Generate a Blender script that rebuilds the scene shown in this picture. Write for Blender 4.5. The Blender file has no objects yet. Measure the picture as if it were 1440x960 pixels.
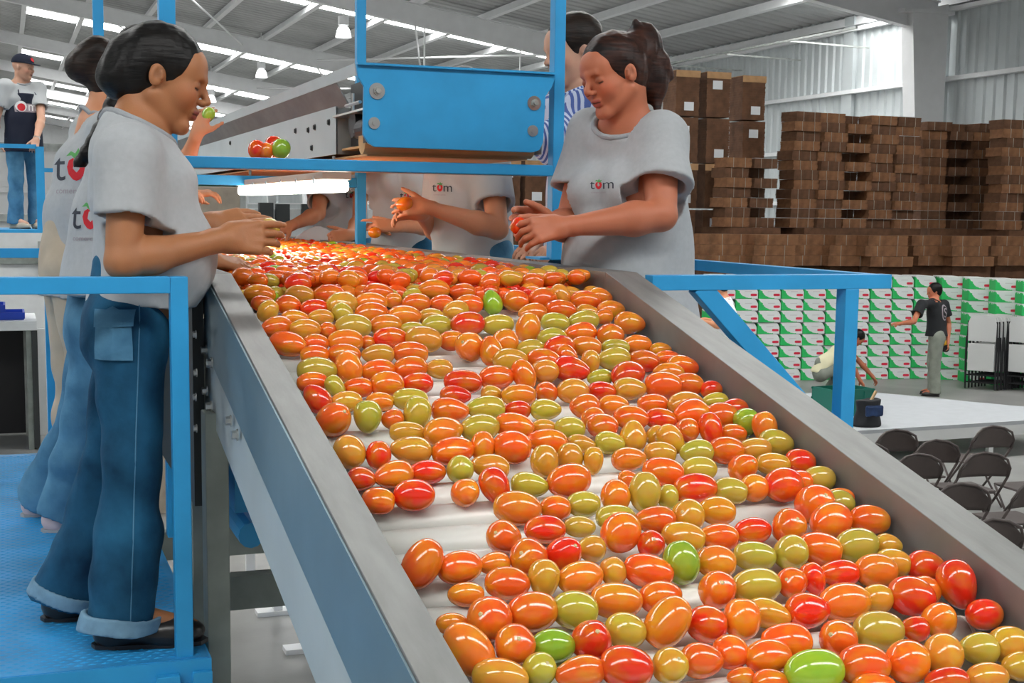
import bpy, bmesh, math, random
import numpy as np
from mathutils import Vector, Matrix
from mathutils.bvhtree import BVHTree

# ------------------------------------------------------------------ camera
F_PX, YAW, PITCH, ROLL, PY = 1905.0, math.radians(20.5), math.radians(6.87), math.radians(0.775), 526.0
CAM = np.array([0.0, 0.0, 2.68])
def _rot():
    f = np.array([math.sin(YAW)*math.cos(PITCH), math.cos(YAW)*math.cos(PITCH), -math.sin(PITCH)])
    r = np.array([math.cos(YAW), -math.sin(YAW), 0.0]); u = np.cross(r, f)
    return np.array([r*math.cos(ROLL)+u*math.sin(ROLL), -r*math.sin(ROLL)+u*math.cos(ROLL), f])
RC = _rot()
def at(px, py, x=None, y=None, z=None):
    """world point seen at a photo pixel on a known plane (used to survey the place)"""
    r = RC.T @ np.array([(px-720)/F_PX, -(py-PY)/F_PX, 1.0])
    if x is not None: t = (x-CAM[0])/r[0]
    elif y is not None: t = (y-CAM[1])/r[1]
    else: t = (z-CAM[2])/r[2]
    return CAM + t*r
scene = bpy.context.scene
col = scene.collection
cam_data = bpy.data.cameras.new('camera')
cam = bpy.data.objects.new('camera', cam_data); col.objects.link(cam)
cam_data.sensor_width = 36.0
cam_data.lens = F_PX/1440*36.0
cam_data.shift_y = (PY-480)/1440
cam_data.clip_end = 400
cam_data.clip_start = 0.05
m4 = Matrix.Identity(4)
for i in range(3):
    m4[i][0] = RC[0][i]; m4[i][1] = RC[1][i]; m4[i][2] = -RC[2][i]; m4[i][3] = CAM[i]
cam.matrix_world = m4
scene.camera = cam

# ------------------------------------------------------------------ world, light, exposure
world = bpy.data.worlds.new('world'); scene.world = world; world.use_nodes = True
bg = world.node_tree.nodes['Background']
bg.inputs['Color'].default_value = (0.93, 0.97, 1.0, 1); bg.inputs['Strength'].default_value = 0.25
scene.view_settings.view_transform = 'Standard'
scene.view_settings.look = 'None'
scene.view_settings.gamma = 1.0
scene.view_settings.exposure = 0.44
scene.view_settings.use_curve_mapping = False
SKY_PANEL = 11.0      # brightness of the translucent roof panels
TUBE = 9.0           # brightness of the fluorescent diffuser

# ------------------------------------------------------------------ materials
def mat(name, color, rough=0.5, metal=0.0, noise=0.0, nscale=8.0, bump=0.0, bscale=40.0, spec=0.5, coat=0.0, emit=0.0, stretch=(1,1,1), sheen=0.0, color2=None):
    m = bpy.data.materials.new(name); m.use_nodes = True
    nt = m.node_tree; b = nt.nodes['Principled BSDF']
    b.inputs['Base Color'].default_value = (*color, 1); b.inputs['Roughness'].default_value = rough
    b.inputs['Metallic'].default_value = metal; b.inputs['Specular IOR Level'].default_value = spec
    b.inputs['Coat Weight'].default_value = coat; b.inputs['Coat Roughness'].default_value = 0.08
    b.inputs['Sheen Weight'].default_value = sheen
    if emit:
        b.inputs['Emission Color'].default_value = (*color, 1); b.inputs['Emission Strength'].default_value = emit
    tc = None
    if noise or bump:
        tc = nt.nodes.new('ShaderNodeTexCoord'); mp = nt.nodes.new('ShaderNodeMapping')
        mp.inputs['Scale'].default_value = stretch
        nt.links.new(tc.outputs['Object'], mp.inputs['Vector'])
    if noise:
        n = nt.nodes.new('ShaderNodeTexNoise'); n.inputs['Scale'].default_value = nscale; n.inputs['Detail'].default_value = 5
        nt.links.new(mp.outputs[0], n.inputs['Vector'])
        r = nt.nodes.new('ShaderNodeValToRGB')
        c2 = color2 or tuple(max(0, c*(1-noise)) for c in color)
        c1 = tuple(min(1, c*(1+noise*0.5)) for c in color)
        r.color_ramp.elements[0].position = 0.3; r.color_ramp.elements[0].color = (*c2, 1)
        r.color_ramp.elements[1].position = 0.7; r.color_ramp.elements[1].color = (*c1, 1)
        nt.links.new(n.outputs['Fac'], r.inputs[0]); nt.links.new(r.outputs[0], b.inputs['Base Color'])
    if bump:
        n2 = nt.nodes.new('ShaderNodeTexNoise'); n2.inputs['Scale'].default_value = bscale; n2.inputs['Detail'].default_value = 3
        nt.links.new(mp.outputs[0], n2.inputs['Vector'])
        bu = nt.nodes.new('ShaderNodeBump'); bu.inputs['Strength'].default_value = bump; bu.inputs['Distance'].default_value = 0.004
        nt.links.new(n2.outputs['Fac'], bu.inputs['Height']); nt.links.new(bu.outputs[0], b.inputs['Normal'])
    return m

def vcol_mat(name, rough=0.5, spec=0.5, bump=0.0, bscale=300.0, sss=0.0, noise=0.0):
    """surface whose colour is stored per vertex (skin, lips, brows, painted hollow shade)"""
    m = bpy.data.materials.new(name); m.use_nodes = True
    nt = m.node_tree; b = nt.nodes['Principled BSDF']
    a = nt.nodes.new('ShaderNodeVertexColor'); a.layer_name = 'Col'
    nt.links.new(a.outputs['Color'], b.inputs['Base Color'])
    b.inputs['Roughness'].default_value = rough; b.inputs['Specular IOR Level'].default_value = spec
    if sss:
        b.inputs['Subsurface Weight'].default_value = sss; b.inputs['Subsurface Scale'].default_value = 0.01
    if bump:
        tc = nt.nodes.new('ShaderNodeTexCoord'); n = nt.nodes.new('ShaderNodeTexNoise'); n.inputs['Scale'].default_value = bscale
        nt.links.new(tc.outputs['Object'], n.inputs['Vector'])
        bu = nt.nodes.new('ShaderNodeBump'); bu.inputs['Strength'].default_value = bump; bu.inputs['Distance'].default_value = 0.002
        nt.links.new(n.outputs['Fac'], bu.inputs['Height']); nt.links.new(bu.outputs[0], b.inputs['Normal'])
    return m

def hair_mat(name, c, c2, rough=0.42):
    m = bpy.data.materials.new(name); m.use_nodes = True
    nt = m.node_tree; b = nt.nodes['Principled BSDF']; L = nt.links
    b.inputs['Roughness'].default_value = rough; b.inputs['Specular IOR Level'].default_value = 0.22
    tc = nt.nodes.new('ShaderNodeTexCoord'); mp = nt.nodes.new('ShaderNodeMapping'); mp.inputs['Scale'].default_value = (14, 30, 110)
    mp.inputs['Rotation'].default_value = (0.2, 0.25, 0)
    w = nt.nodes.new('ShaderNodeTexNoise'); w.inputs['Scale'].default_value = 1.0; w.inputs['Detail'].default_value = 4
    L.new(tc.outputs['Object'], mp.inputs[0]); L.new(mp.outputs[0], w.inputs['Vector'])
    n2 = nt.nodes.new('ShaderNodeTexNoise'); n2.inputs['Scale'].default_value = 12; L.new(tc.outputs['Object'], n2.inputs['Vector'])
    ml = nt.nodes.new('ShaderNodeMath'); ml.operation = 'MULTIPLY'; L.new(w.outputs['Fac'], ml.inputs[0]); L.new(n2.outputs['Fac'], ml.inputs[1])
    r = nt.nodes.new('ShaderNodeValToRGB')
    r.color_ramp.elements[0].position = 0.14; r.color_ramp.elements[0].color = (*c, 1); r.color_ramp.elements[1].position = 0.50; r.color_ramp.elements[1].color = (*c2, 1)
    L.new(ml.outputs[0], r.inputs[0]); L.new(r.outputs[0], b.inputs['Base Color'])
    bu = nt.nodes.new('ShaderNodeBump'); bu.inputs['Strength'].default_value = 0.55; bu.inputs['Distance'].default_value = 0.004
    L.new(w.outputs['Fac'], bu.inputs['Height']); L.new(bu.outputs[0], b.inputs['Normal'])
    return m

def denim_mat(name, c, c2):
    m = mat(name, c, rough=0.85, noise=0.4, nscale=6.5, bump=0.6, bscale=45, color2=c2, spec=0.2)
    return m

def tomato_mat():
    m = bpy.data.materials.new('tomato_skin'); m.use_nodes = True
    nt = m.node_tree; b = nt.nodes['Principled BSDF']; L = nt.links
    oi = nt.nodes.new('ShaderNodeObjectInfo'); tc = nt.nodes.new('ShaderNodeTexCoord')
    n = nt.nodes.new('ShaderNodeTexNoise'); n.inputs['Scale'].default_value = 1.7; n.inputs['Detail'].default_value = 2
    add = nt.nodes.new('ShaderNodeVectorMath'); add.operation = 'ADD'
    mul = nt.nodes.new('ShaderNodeVectorMath'); mul.operation = 'SCALE'; mul.inputs[3].default_value = 7.0
    cmb = nt.nodes.new('ShaderNodeCombineXYZ'); L.new(oi.outputs['Random'], cmb.inputs[0]); L.new(oi.outputs['Random'], cmb.inputs[1])
    L.new(cmb.outputs[0], mul.inputs[0]); L.new(tc.outputs['Object'], add.inputs[0]); L.new(mul.outputs[0], add.inputs[1])
    L.new(add.outputs[0], n.inputs['Vector'])
    # ripeness drifts over the fruit: towards a greener shade at one side
    mx = nt.nodes.new('ShaderNodeMix'); mx.data_type = 'RGBA'
    hs = nt.nodes.new('ShaderNodeHueSaturation'); hs.inputs['Hue'].default_value = 0.535; hs.inputs['Value'].default_value = 0.9
    L.new(oi.outputs['Color'], hs.inputs['Color'])
    rp = nt.nodes.new('ShaderNodeMapRange'); rp.inputs['From Min'].default_value = 0.42; rp.inputs['From Max'].default_value = 0.72
    L.new(n.outputs['Fac'], rp.inputs['Value']); L.new(rp.outputs[0], mx.inputs[0])
    L.new(oi.outputs['Color'], mx.inputs[6]); L.new(hs.outputs[0], mx.inputs[7])
    # fine longitudinal streaks
    L.new(mx.outputs[2], b.inputs['Base Color'])
    b.inputs['Roughness'].default_value = 0.16; b.inputs['Specular IOR Level'].default_value = 0.5
    b.inputs['Coat Weight'].default_value = 0.6; b.inputs['Coat Roughness'].default_value = 0.04
    b.inputs['Subsurface Weight'].default_value = 0.12; b.inputs['Subsurface Radius'].default_value = (1, .35, .12); b.inputs['Subsurface Scale'].default_value = 0.008
    return m

M = {}
M['blue'] = mat('blue_enamel', (0.026, 0.34, 0.70), rough=0.42, noise=0.12, nscale=6, bump=0.12, bscale=30)
M['blue_deck'] = mat('blue_deck_paint', (0.03, 0.30, 0.66), rough=0.5, noise=0.35, nscale=5, bump=0.1)
M['steel'] = mat('brushed_stainless', (0.27, 0.27, 0.262), rough=0.50, metal=0.60, noise=0.18, nscale=6, bump=0.06, bscale=30, stretch=(5, 1, 1))
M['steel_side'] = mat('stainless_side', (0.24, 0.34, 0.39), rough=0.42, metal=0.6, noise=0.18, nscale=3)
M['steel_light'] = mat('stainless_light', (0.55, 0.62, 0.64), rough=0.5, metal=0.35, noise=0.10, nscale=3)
M['galv'] = mat('galvanised', (0.42, 0.44, 0.42), rough=0.45, metal=0.5, noise=0.3, nscale=7)
M['dark_shade_steel'] = mat('dark_shadowed_steel', (0.05, 0.055, 0.055), rough=0.5, metal=0.5)  # own dark finish elsewhere; paints shade on the table skirt and under-tray
M['leg'] = mat('grey_green_paint', (0.24, 0.27, 0.245), rough=0.6, noise=0.2, nscale=10)
M['bolt'] = mat('zinc_bolt', (0.62, 0.62, 0.60), rough=0.28, metal=0.9)
M['roller'] = mat('white_plastic_roller', (0.76, 0.76, 0.71), rough=0.30, noise=0.03, nscale=3)
M['roller_cap'] = mat('roller_end_cap', (0.62, 0.64, 0.62), rough=0.4)
M['belt'] = mat('tan_belt', (0.62, 0.36, 0.15), rough=0.6, noise=0.15)
M['black'] = mat('black_plastic', (0.012, 0.012, 0.014), rough=0.45)
M['black_cloth'] = mat('black_cloth', (0.014, 0.015, 0.018), rough=0.9)
M['navy'] = mat('navy_cloth', (0.008, 0.012, 0.03), rough=0.9)
M['tube'] = mat('lit_diffuser', (1.0, 0.97, 0.86), emit=TUBE)
M['lamp_grey'] = mat('lamp_housing', (0.55, 0.50, 0.42), rough=0.5)
M['green_plate'] = mat('green_panel', (0.01, 0.16, 0.13), rough=0.5)
M['concrete'] = mat('concrete_floor', (0.26, 0.26, 0.25), rough=0.42, noise=0.22, nscale=1.3, bump=0.1)
M['white_paint'] = mat('white_steel_paint', (0.74, 0.75, 0.76), rough=0.5, noise=0.05, nscale=3)
M['wall_metal'] = mat('corrugated_zinc', (0.50, 0.54, 0.55), rough=0.5, metal=0.2, noise=0.08, nscale=0.8)
M['roof_metal'] = mat('roof_sheet', (0.42, 0.43, 0.43), rough=0.55, metal=0.1, noise=0.18, nscale=0.6)
M['sky_panel'] = mat('translucent_roof_panel', (1.0, 1.0, 0.98), emit=SKY_PANEL)
M['shirt'] = mat('grey_marl_cotton', (0.43, 0.45, 0.465), rough=0.95, noise=0.05, nscale=60, bump=0.35, bscale=26, spec=0.15, sheen=0.1)
M['shirt_far'] = mat('pale_grey_cotton', (0.46, 0.48, 0.49), rough=0.95, bump=0.5, bscale=16, spec=0.1)
M['rib'] = mat('grey_rib_collar', (0.36, 0.38, 0.40), rough=0.95, bump=0.5, bscale=200, spec=0.1)
M['white_cloth'] = mat('white_cotton', (0.80, 0.82, 0.84), rough=0.95, bump=0.3, bscale=16)
M['yellow_cloth'] = mat('pale_yellow_cotton', (0.78, 0.74, 0.50), rough=0.95, bump=0.3, bscale=12)
M['denim'] = denim_mat('blue_denim', (0.016, 0.100, 0.190), (0.003, 0.024, 0.058))
M['denim_cuff'] = mat('pale_denim_inside', (0.16, 0.30, 0.42), rough=0.9, noise=0.2, nscale=30)
M['denim_pale'] = denim_mat('washed_denim', (0.10, 0.25, 0.38), (0.035, 0.12, 0.21))
M['tan_cloth'] = mat('tan_cotton', (0.50, 0.42, 0.32), rough=0.95, noise=0.12, bump=0.4, bscale=14)
M['olive_cloth'] = mat('grey_olive_cotton', (0.24, 0.26, 0.22), rough=0.95, noise=0.2, nscale=8, bump=0.3, bscale=14)
M['plaid'] = mat('blue_striped_cotton', (0.16, 0.26, 0.55), rough=0.9)
M['shoe'] = mat('black_patent_shoe', (0.016, 0.014, 0.013), rough=0.3)
M['sneaker'] = mat('pink_grey_sneaker', (0.62, 0.50, 0.52), rough=0.6)
M['skin'] = vcol_mat('skin', rough=0.5, spec=0.4, bump=0.15, sss=0.08)
M['hair_black'] = hair_mat('black_hair', (0.004, 0.004, 0.004), (0.014, 0.012, 0.011))
M['hair_brown'] = hair_mat('brown_hair', (0.008, 0.005, 0.005), (0.085, 0.030, 0.018))
M['hair_dark'] = hair_mat('dark_brown_hair', (0.008, 0.006, 0.005), (0.045, 0.026, 0.018))
M['tomato'] = tomato_mat()
M['scar'] = mat('tomato_stem_scar', (0.62, 0.50, 0.24), rough=0.6)
M['scar_dark'] = mat('tomato_dark_scar', (0.10, 0.05, 0.02), rough=0.8)
M['logo_dark'] = mat('print_dark', (0.03, 0.035, 0.05), rough=0.8)
M['logo_red'] = mat('print_red', (0.62, 0.02, 0.03), rough=0.8)
M['logo_green'] = mat('print_green', (0.10, 0.36, 0.10), rough=0.8)
M['logo_grey'] = mat('print_grey', (0.35, 0.30, 0.33), rough=0.8)
M['logo_white'] = mat('print_white', (0.8, 0.8, 0.8), rough=0.8)
M['white_print'] = M['logo_white']
M['card'] = mat('brown_cardboard', (0.29, 0.135, 0.062), rough=0.9, noise=0.35, nscale=7)
M['card_dark'] = mat('dark_cardboard', (0.165, 0.078, 0.04), rough=0.9, noise=0.35, nscale=7)
M['card_light'] = mat('light_cardboard', (0.50, 0.29, 0.14), rough=0.9, noise=0.15)
M['label'] = mat('white_paper_label', (0.78, 0.80, 0.82), rough=0.8)
M['pallet'] = mat('pallet_wood', (0.50, 0.32, 0.15), rough=0.85, noise=0.3)
M['chair_dark'] = mat('dark_brown_chair_steel', (0.080, 0.062, 0.057), rough=0.5, noise=0.15)
M['chair_white'] = mat('white_chair_plastic', (0.66, 0.67, 0.66), rough=0.5)
M['stage'] = mat('pale_stage_board', (0.42, 0.44, 0.46), rough=0.6, noise=0.05)
M['crate'] = mat('green_plastic_crate', (0.0, 0.13, 0.09), rough=0.45)
M['bag'] = mat('navy_bag_cloth', (0.02, 0.05, 0.14), rough=0.8, noise=0.4, nscale=12)
M['wood'] = mat('pale_wood', (0.55, 0.38, 0.2), rough=0.8)
M['panel_white'] = mat('off_white_panel', (0.66, 0.68, 0.68), rough=0.6, noise=0.06)
M['tray_blue'] = mat('deep_blue_tray', (0.01, 0.05, 0.42), rough=0.4)
M['tan_wall'] = mat('tan_board', (0.42, 0.36, 0.29), rough=0.8, noise=0.2)
M['yellow'] = mat('yellow_plastic', (0.75, 0.42, 0.03), rough=0.5)

def carton_mat():
    m = bpy.data.materials.new('printed_carton'); m.use_nodes = True
    nt = m.node_tree; b = nt.nodes['Principled BSDF']; L = nt.links
    b.inputs['Roughness'].default_value = 0.65
    tc = nt.nodes.new('ShaderNodeTexCoord'); sp = nt.nodes.new('ShaderNodeSeparateXYZ'); L.new(tc.outputs['Object'], sp.inputs[0])
    def math_(op, a, bb=None):
        n = nt.nodes.new('ShaderNodeMath'); n.operation = op
        for i, v in enumerate((a, bb)):
            if v is None: continue
            if isinstance(v, (int, float)): n.inputs[i].default_value = v
            else: L.new(v, n.inputs[i])
        return n.outputs[0]
    X, Z = sp.outputs[0], sp.outputs[2]          # carton local: x 0..0.385, z 0..0.19
    n = nt.nodes.new('ShaderNodeTexNoise'); n.inputs['Scale'].default_value = 22; L.new(tc.outputs['Object'], n.inputs['Vector'])
    nz = math_('MULTIPLY', math_('SUBTRACT', n.outputs['Fac'], 0.5), 0.10)
    # leafy green swoosh: high at the left, sinking to the right
    lim = math_('ADD', math_('SUBTRACT', 0.165, math_('MULTIPLY', X, 0.95)), nz)
    lim2 = math_('MAXIMUM', lim, math_('ADD', math_('SUBTRACT', 0.045, math_('MULTIPLY', X, 0.12)), math_('MULTIPLY', nz, 0.5)))
    green = math_('MULTIPLY', math_('LESS_THAN', Z, lim2), math_('LESS_THAN', X, 0.27))
    ex = math_('DIVIDE', math_('SUBTRACT', X, 0.305), 0.055); ez = math_('DIVIDE', math_('SUBTRACT', Z, 0.062), 0.020)
    red = math_('LESS_THAN', math_('ADD', math_('POWER', math_('ABSOLUTE', ex), 4.0), math_('POWER', math_('ABSOLUTE', ez), 4.0)), 1.0)
    band = math_('MULTIPLY', math_('MULTIPLY', math_('GREATER_THAN', Z, 0.110), math_('LESS_THAN', Z, 0.122)),
                 math_('MULTIPLY', math_('GREATER_THAN', X, 0.15), math_('LESS_THAN', X, 0.27)))
    def mix(f, a, c):
        x = nt.nodes.new('ShaderNodeMix'); x.data_type = 'RGBA'; L.new(f, x.inputs[0])
        if isinstance(a, tuple): x.inputs[6].default_value = (*a, 1)
        else: L.new(a, x.inputs[6])
        x.inputs[7].default_value = (*c, 1); return x.outputs[2]
    c = mix(band, (0.74, 0.76, 0.76), (0.60, 0.58, 0.60))
    c = mix(green, c, (0.02, 0.50, 0.12))
    c = mix(red, c, (0.72, 0.02, 0.06))
    L.new(c, b.inputs['Base Color'])
    return m
M['carton'] = carton_mat()

def deck_mat():
    """blue paint over rows of small raised lugs"""
    m = M['blue_deck']; nt = m.node_tree; L = nt.links; b = nt.nodes['Principled BSDF']
    tc = nt.nodes.new('ShaderNodeTexCoord'); mp = nt.nodes.new('ShaderNodeMapping'); mp.inputs['Scale'].default_value = (26, 60, 1)
    br = nt.nodes.new('ShaderNodeTexVoronoi'); br.inputs['Scale'].default_value = 1.0; br.inputs['Randomness'].default_value = 0.15
    L.new(tc.outputs['Object'], mp.inputs[0]); L.new(mp.outputs[0], br.inputs['Vector'])
    mr = nt.nodes.new('ShaderNodeMapRange'); mr.inputs['From Min'].default_value = 0.18; mr.inputs['From Max'].default_value = 0.34; mr.inputs['To Min'].default_value = 1; mr.inputs['To Max'].default_value = 0
    L.new(br.outputs['Distance'], mr.inputs['Value'])
    bu = nt.nodes.new('ShaderNodeBump'); bu.inputs['Strength'].default_value = 0.7; bu.inputs['Distance'].default_value = 0.003
    L.new(mr.outputs[0], bu.inputs['Height']); L.new(bu.outputs[0], b.inputs['Normal'])
deck_mat()
def stripe_mat():
    m = M['plaid']; nt = m.node_tree; L = nt.links; b = nt.nodes['Principled BSDF']
    tc = nt.nodes.new('ShaderNodeTexCoord'); w = nt.nodes.new('ShaderNodeTexWave'); w.inputs['Scale'].default_value = 26; w.inputs['Distortion'].default_value = 0.6
    r = nt.nodes.new('ShaderNodeValToRGB'); r.color_ramp.interpolation = 'CONSTANT'
    r.color_ramp.elements[0].color = (0.08, 0.14, 0.42, 1); r.color_ramp.elements[1].position = 0.5; r.color_ramp.elements[1].color = (0.6, 0.68, 0.85, 1)
    L.new(tc.outputs['Object'], w.inputs['Vector']); L.new(w.outputs['Fac'], r.inputs[0]); L.new(r.outputs[0], b.inputs['Base Color'])
stripe_mat()

# ------------------------------------------------------------------ object helpers
def link(name, me, m=None, parent=None, smooth=False):
    o = bpy.data.objects.new(name, me); col.objects.link(o)
    if m is not None: me.materials.append(m)
    if smooth: me.polygons.foreach_set('use_smooth', [True]*len(me.polygons))
    if parent is not None: o.parent = parent
    return o
def empty(name, loc=(0, 0, 0), rz=0.0):
    o = bpy.data.objects.new(name, None); col.objects.link(o); o.location = loc; o.rotation_euler = (0, 0, rz)
    o.empty_display_size = 0.05
    return o
def tag(o, label, cat, group=None):
    o['label'] = label; o['category'] = cat
    if group: o['group'] = group
    return o
def struct(o):
    o['kind'] = 'structure'; return o
def copy_tree(o, parent=None):
    c = o.copy(); col.objects.link(c)
    if parent is not None: c.parent = parent
    for ch in list(o.children): copy_tree(ch, c)
    return c

class MB:
    """collects primitive shapes into one mesh"""
    def __init__(s): s.bm = bmesh.new()
    def box(s, lo, hi, rot=None, org=None):
        lo = Vector(lo); hi = Vector(hi); c = (lo+hi)/2; d = hi-lo
        mt = Matrix.Translation(c) @ Matrix.Diagonal((d.x, d.y, d.z, 1))
        if rot is not None: mt = Matrix.Translation(Vector(org or c)) @ rot.to_4x4() @ Matrix.Translation(-Vector(org or c)) @ mt
        bmesh.ops.create_cube(s.bm, size=1, matrix=mt); return s
    def cyl(s, a, b, r, r2=None, seg=12, cap=True):
        a = Vector(a); b = Vector(b); d = b-a; q = d.to_track_quat('Z', 'Y')
        bmesh.ops.create_cone(s.bm, cap_ends=cap, segments=seg, radius1=r, radius2=r if r2 is None else r2, depth=d.length,
                              matrix=Matrix.Translation((a+b)/2) @ q.to_matrix().to_4x4()); return s
    def sph(s, c, r, sc=(1, 1, 1), seg=12, rings=8):
        bmesh.ops.create_uvsphere(s.bm, u_segments=seg, v_segments=rings, radius=r, matrix=Matrix.Translation(Vector(c)) @ Matrix.Diagonal((*sc, 1))); return s
    def bar(s, a, b, w, h, up=(0, 0, 1)):
        """rectangular bar from a to b, w across, h along 'up'"""
        a = Vector(a); b = Vector(b); d = (b-a); L = d.length; d.normalize(); up = Vector(up)
        sd = d.cross(up).normalized(); u2 = sd.cross(d).normalized()
        r = Matrix((sd, d, u2)).transposed().to_4x4()
        bmesh.ops.create_cube(s.bm, size=1, matrix=Matrix.Translation((a+b)/2) @ r @ Matrix.Diagonal((w, L, h, 1))); return s
    def prism(s, pts, vec):
        """extrude polygon (3d points) along vec"""
        v = [s.bm.verts.new(p) for p in pts]; w = [s.bm.verts.new(Vector(p)+Vector(vec)) for p in pts]
        s.bm.faces.new(v); s.bm.faces.new(w[::-1]); n = len(v)
        for i in range(n): s.bm.faces.new((v[i], w[i], w[(i+1) % n], v[(i+1) % n]))
        return s
    def tube(s, pts, r, seg=8):
        pts = [Vector(p) for p in pts]; rings = []
        for i, p in enumerate(pts):
            d = (pts[min(i+1, len(pts)-1)]-pts[max(i-1, 0)]).normalized(); q = d.to_track_quat('Z', 'Y')
            rings.append([s.bm.verts.new(p+q @ Vector((r*math.cos(2*math.pi*k/seg), r*math.sin(2*math.pi*k/seg), 0))) for k in range(seg)])
        for i in range(len(rings)-1):
            for k in range(seg): s.bm.faces.new((rings[i][k], rings[i][(k+1) % seg], rings[i+1][(k+1) % seg], rings[i+1][k]))
        s.bm.faces.new(rings[0][::-1]); s.bm.faces.new(rings[-1]); return s
    def mesh(s, name, bevel=0.0, seg=2):
        bmesh.ops.recalc_face_normals(s.bm, faces=s.bm.faces)
        if bevel: bmesh.ops.bevel(s.bm, geom=list(s.bm.edges), offset=bevel, segments=seg, affect='EDGES', profile=0.5)
        me = bpy.data.meshes.new(name); s.bm.to_mesh(me); s.bm.free(); return me
    def build(s, name, m, parent=None, bevel=0.0, smooth=False, seg=2):
        return link(name, s.mesh(name, bevel, seg), m, parent, smooth)
def hexbolt(name, p, n, r, parent, m=None, depth=0.008):
    n = Vector(n).normalized(); p = Vector(p)
    b = MB(); b.cyl(p, p+n*depth*0.25, r*1.35, seg=16); b.cyl(p, p+n*depth, r, seg=6)
    return b.build(name, m or M['bolt'], parent)
# ------------------------------------------------------------------ people: implicit bodies polygonised with surface nets
def V3(*a): return np.array(a[0] if len(a) == 1 else a, dtype=np.float64)
def unit(v): v = np.asarray(v, float); return v/ (np.linalg.norm(v)+1e-12)
def axis_coords(lo, hi, h, zones=()):
    out = [lo]; x = lo
    while x < hi:
        st = h
        for a, b, hf in zones:
            if a-0.01 <= x <= b+0.01: st = min(st, hf)
        x += st; out.append(x)
    return np.array(out, dtype=np.float32)
class Vol:
    def __init__(s, lo, hi, h, zx=(), zy=(), zz=()):
        s.x = axis_coords(lo[0], hi[0], h, zx); s.y = axis_coords(lo[1], hi[1], h, zy); s.z = axis_coords(lo[2], hi[2], h, zz)
        s.F = np.full((len(s.x), len(s.y), len(s.z)), 0.3, dtype=np.float32)
    def _blk(s, lo, hi):
        sl = []
        for c, a, b in ((s.x, lo[0], hi[0]), (s.y, lo[1], hi[1]), (s.z, lo[2], hi[2])):
            i = max(0, int(np.searchsorted(c, a))-1); j = min(len(c), int(np.searchsorted(c, b))+1)
            if j <= i: return None
            sl.append(slice(i, j))
        return tuple(sl), s.x[sl[0]][:, None, None], s.y[sl[1]][None, :, None], s.z[sl[2]][None, None, :]
    def _put(s, sl, d, k, op):
        f = s.F[sl]; d = d.astype(np.float32)
        if op == 'add':
            if k > 0:
                h = np.maximum(k-np.abs(f-d), 0)/k; f[...] = np.minimum(f, d)-h*h*k*0.25
            else: np.minimum(f, d, out=f)
        else:
            d = -d
            if k > 0:
                h = np.maximum(k-np.abs(f-d), 0)/k; f[...] = np.maximum(f, d)+h*h*k*0.25
            else: np.maximum(f, d, out=f)
    def rc(s, a, b, ra, rb=None, k=0.02, op='add'):
        a = np.asarray(a, float); b = np.asarray(b, float); rb = ra if rb is None else rb; R = max(ra, rb)+k+0.02
        q = s._blk(np.minimum(a, b)-R, np.maximum(a, b)+R)
        if q is None: return
        sl, X, Y, Z = q; ba = b-a; L2 = max(1e-12, float(ba@ba))
        t = np.clip(((X-a[0])*ba[0]+(Y-a[1])*ba[1]+(Z-a[2])*ba[2])/L2, 0, 1)
        d = np.sqrt((X-a[0]-t*ba[0])**2+(Y-a[1]-t*ba[1])**2+(Z-a[2]-t*ba[2])**2)-(ra+(rb-ra)*t)
        s._put(sl, d, k, op)
    def el(s, c, r, B=None, k=0.02, op='add'):
        """ellipsoid, B rows = local axes"""
        c = np.asarray(c, float); r = np.asarray(r, float); B = np.eye(3) if B is None else np.asarray(B); R = float(r.max())+k+0.02
        q = s._blk(c-R, c+R)
        if q is None: return
        sl, X, Y, Z = q; X = X-c[0]; Y = Y-c[1]; Z = Z-c[2]
        l = [(X*B[i, 0]+Y*B[i, 1]+Z*B[i, 2]) for i in range(3)]
        k0 = np.sqrt(sum((l[i]/r[i])**2 for i in range(3))); k1 = np.sqrt(sum((l[i]/r[i]**2)**2 for i in range(3)))+1e-6
        s._put(sl, k0*(k0-1)/k1, k, op)
    def ec(s, a, b, ra, rb, side, k=0.03, op='add', flat=False):
        """elliptical tube segment: ra, rb = (half width along 'side', half depth)"""
        a = np.asarray(a, float); b = np.asarray(b, float); w = unit(b-a); sd = unit(np.asarray(side, float)-w*(np.asarray(side)@w)); dp = np.cross(w, sd)
        R = max(*ra, *rb)+k+0.02; q = s._blk(np.minimum(a, b)-R, np.maximum(a, b)+R)
        if q is None: return
        sl, X, Y, Z = q; X = X-a[0]; Y = Y-a[1]; Z = Z-a[2]; L = float(np.linalg.norm(b-a))
        h = X*w[0]+Y*w[1]+Z*w[2]; t = np.clip(h/L, 0, 1); e = h-t*L
        u = X*sd[0]+Y*sd[1]+Z*sd[2]; v = X*dp[0]+Y*dp[1]+Z*dp[2]
        rx = ra[0]+(rb[0]-ra[0])*t; ry = ra[1]+(rb[1]-ra[1])*t; mn = np.minimum(rx, ry)
        if flat:
            d = np.maximum((np.sqrt((u/rx)**2+(v/ry)**2)-1)*mn, np.abs(h-L/2)-L/2)
        else:
            d = (np.sqrt((u/rx)**2+(v/ry)**2+(e/mn)**2)-1)*mn
        s._put(sl, d, k, op)
    def cut(s, c, n, R):
        """remove everything on the +n side of the plane within radius R of c"""
        c = np.asarray(c, float); n = unit(n); q = s._blk(c-R, c+R)
        if q is None: return
        sl, X, Y, Z = q; d = (X-c[0])*n[0]+(Y-c[1])*n[1]+(Z-c[2])*n[2]
        m = ((X-c[0])**2+(Y-c[1])**2+(Z-c[2])**2) < R*R
        f = s.F[sl]; f[...] = np.where(m, np.maximum(f, d), f)
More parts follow.
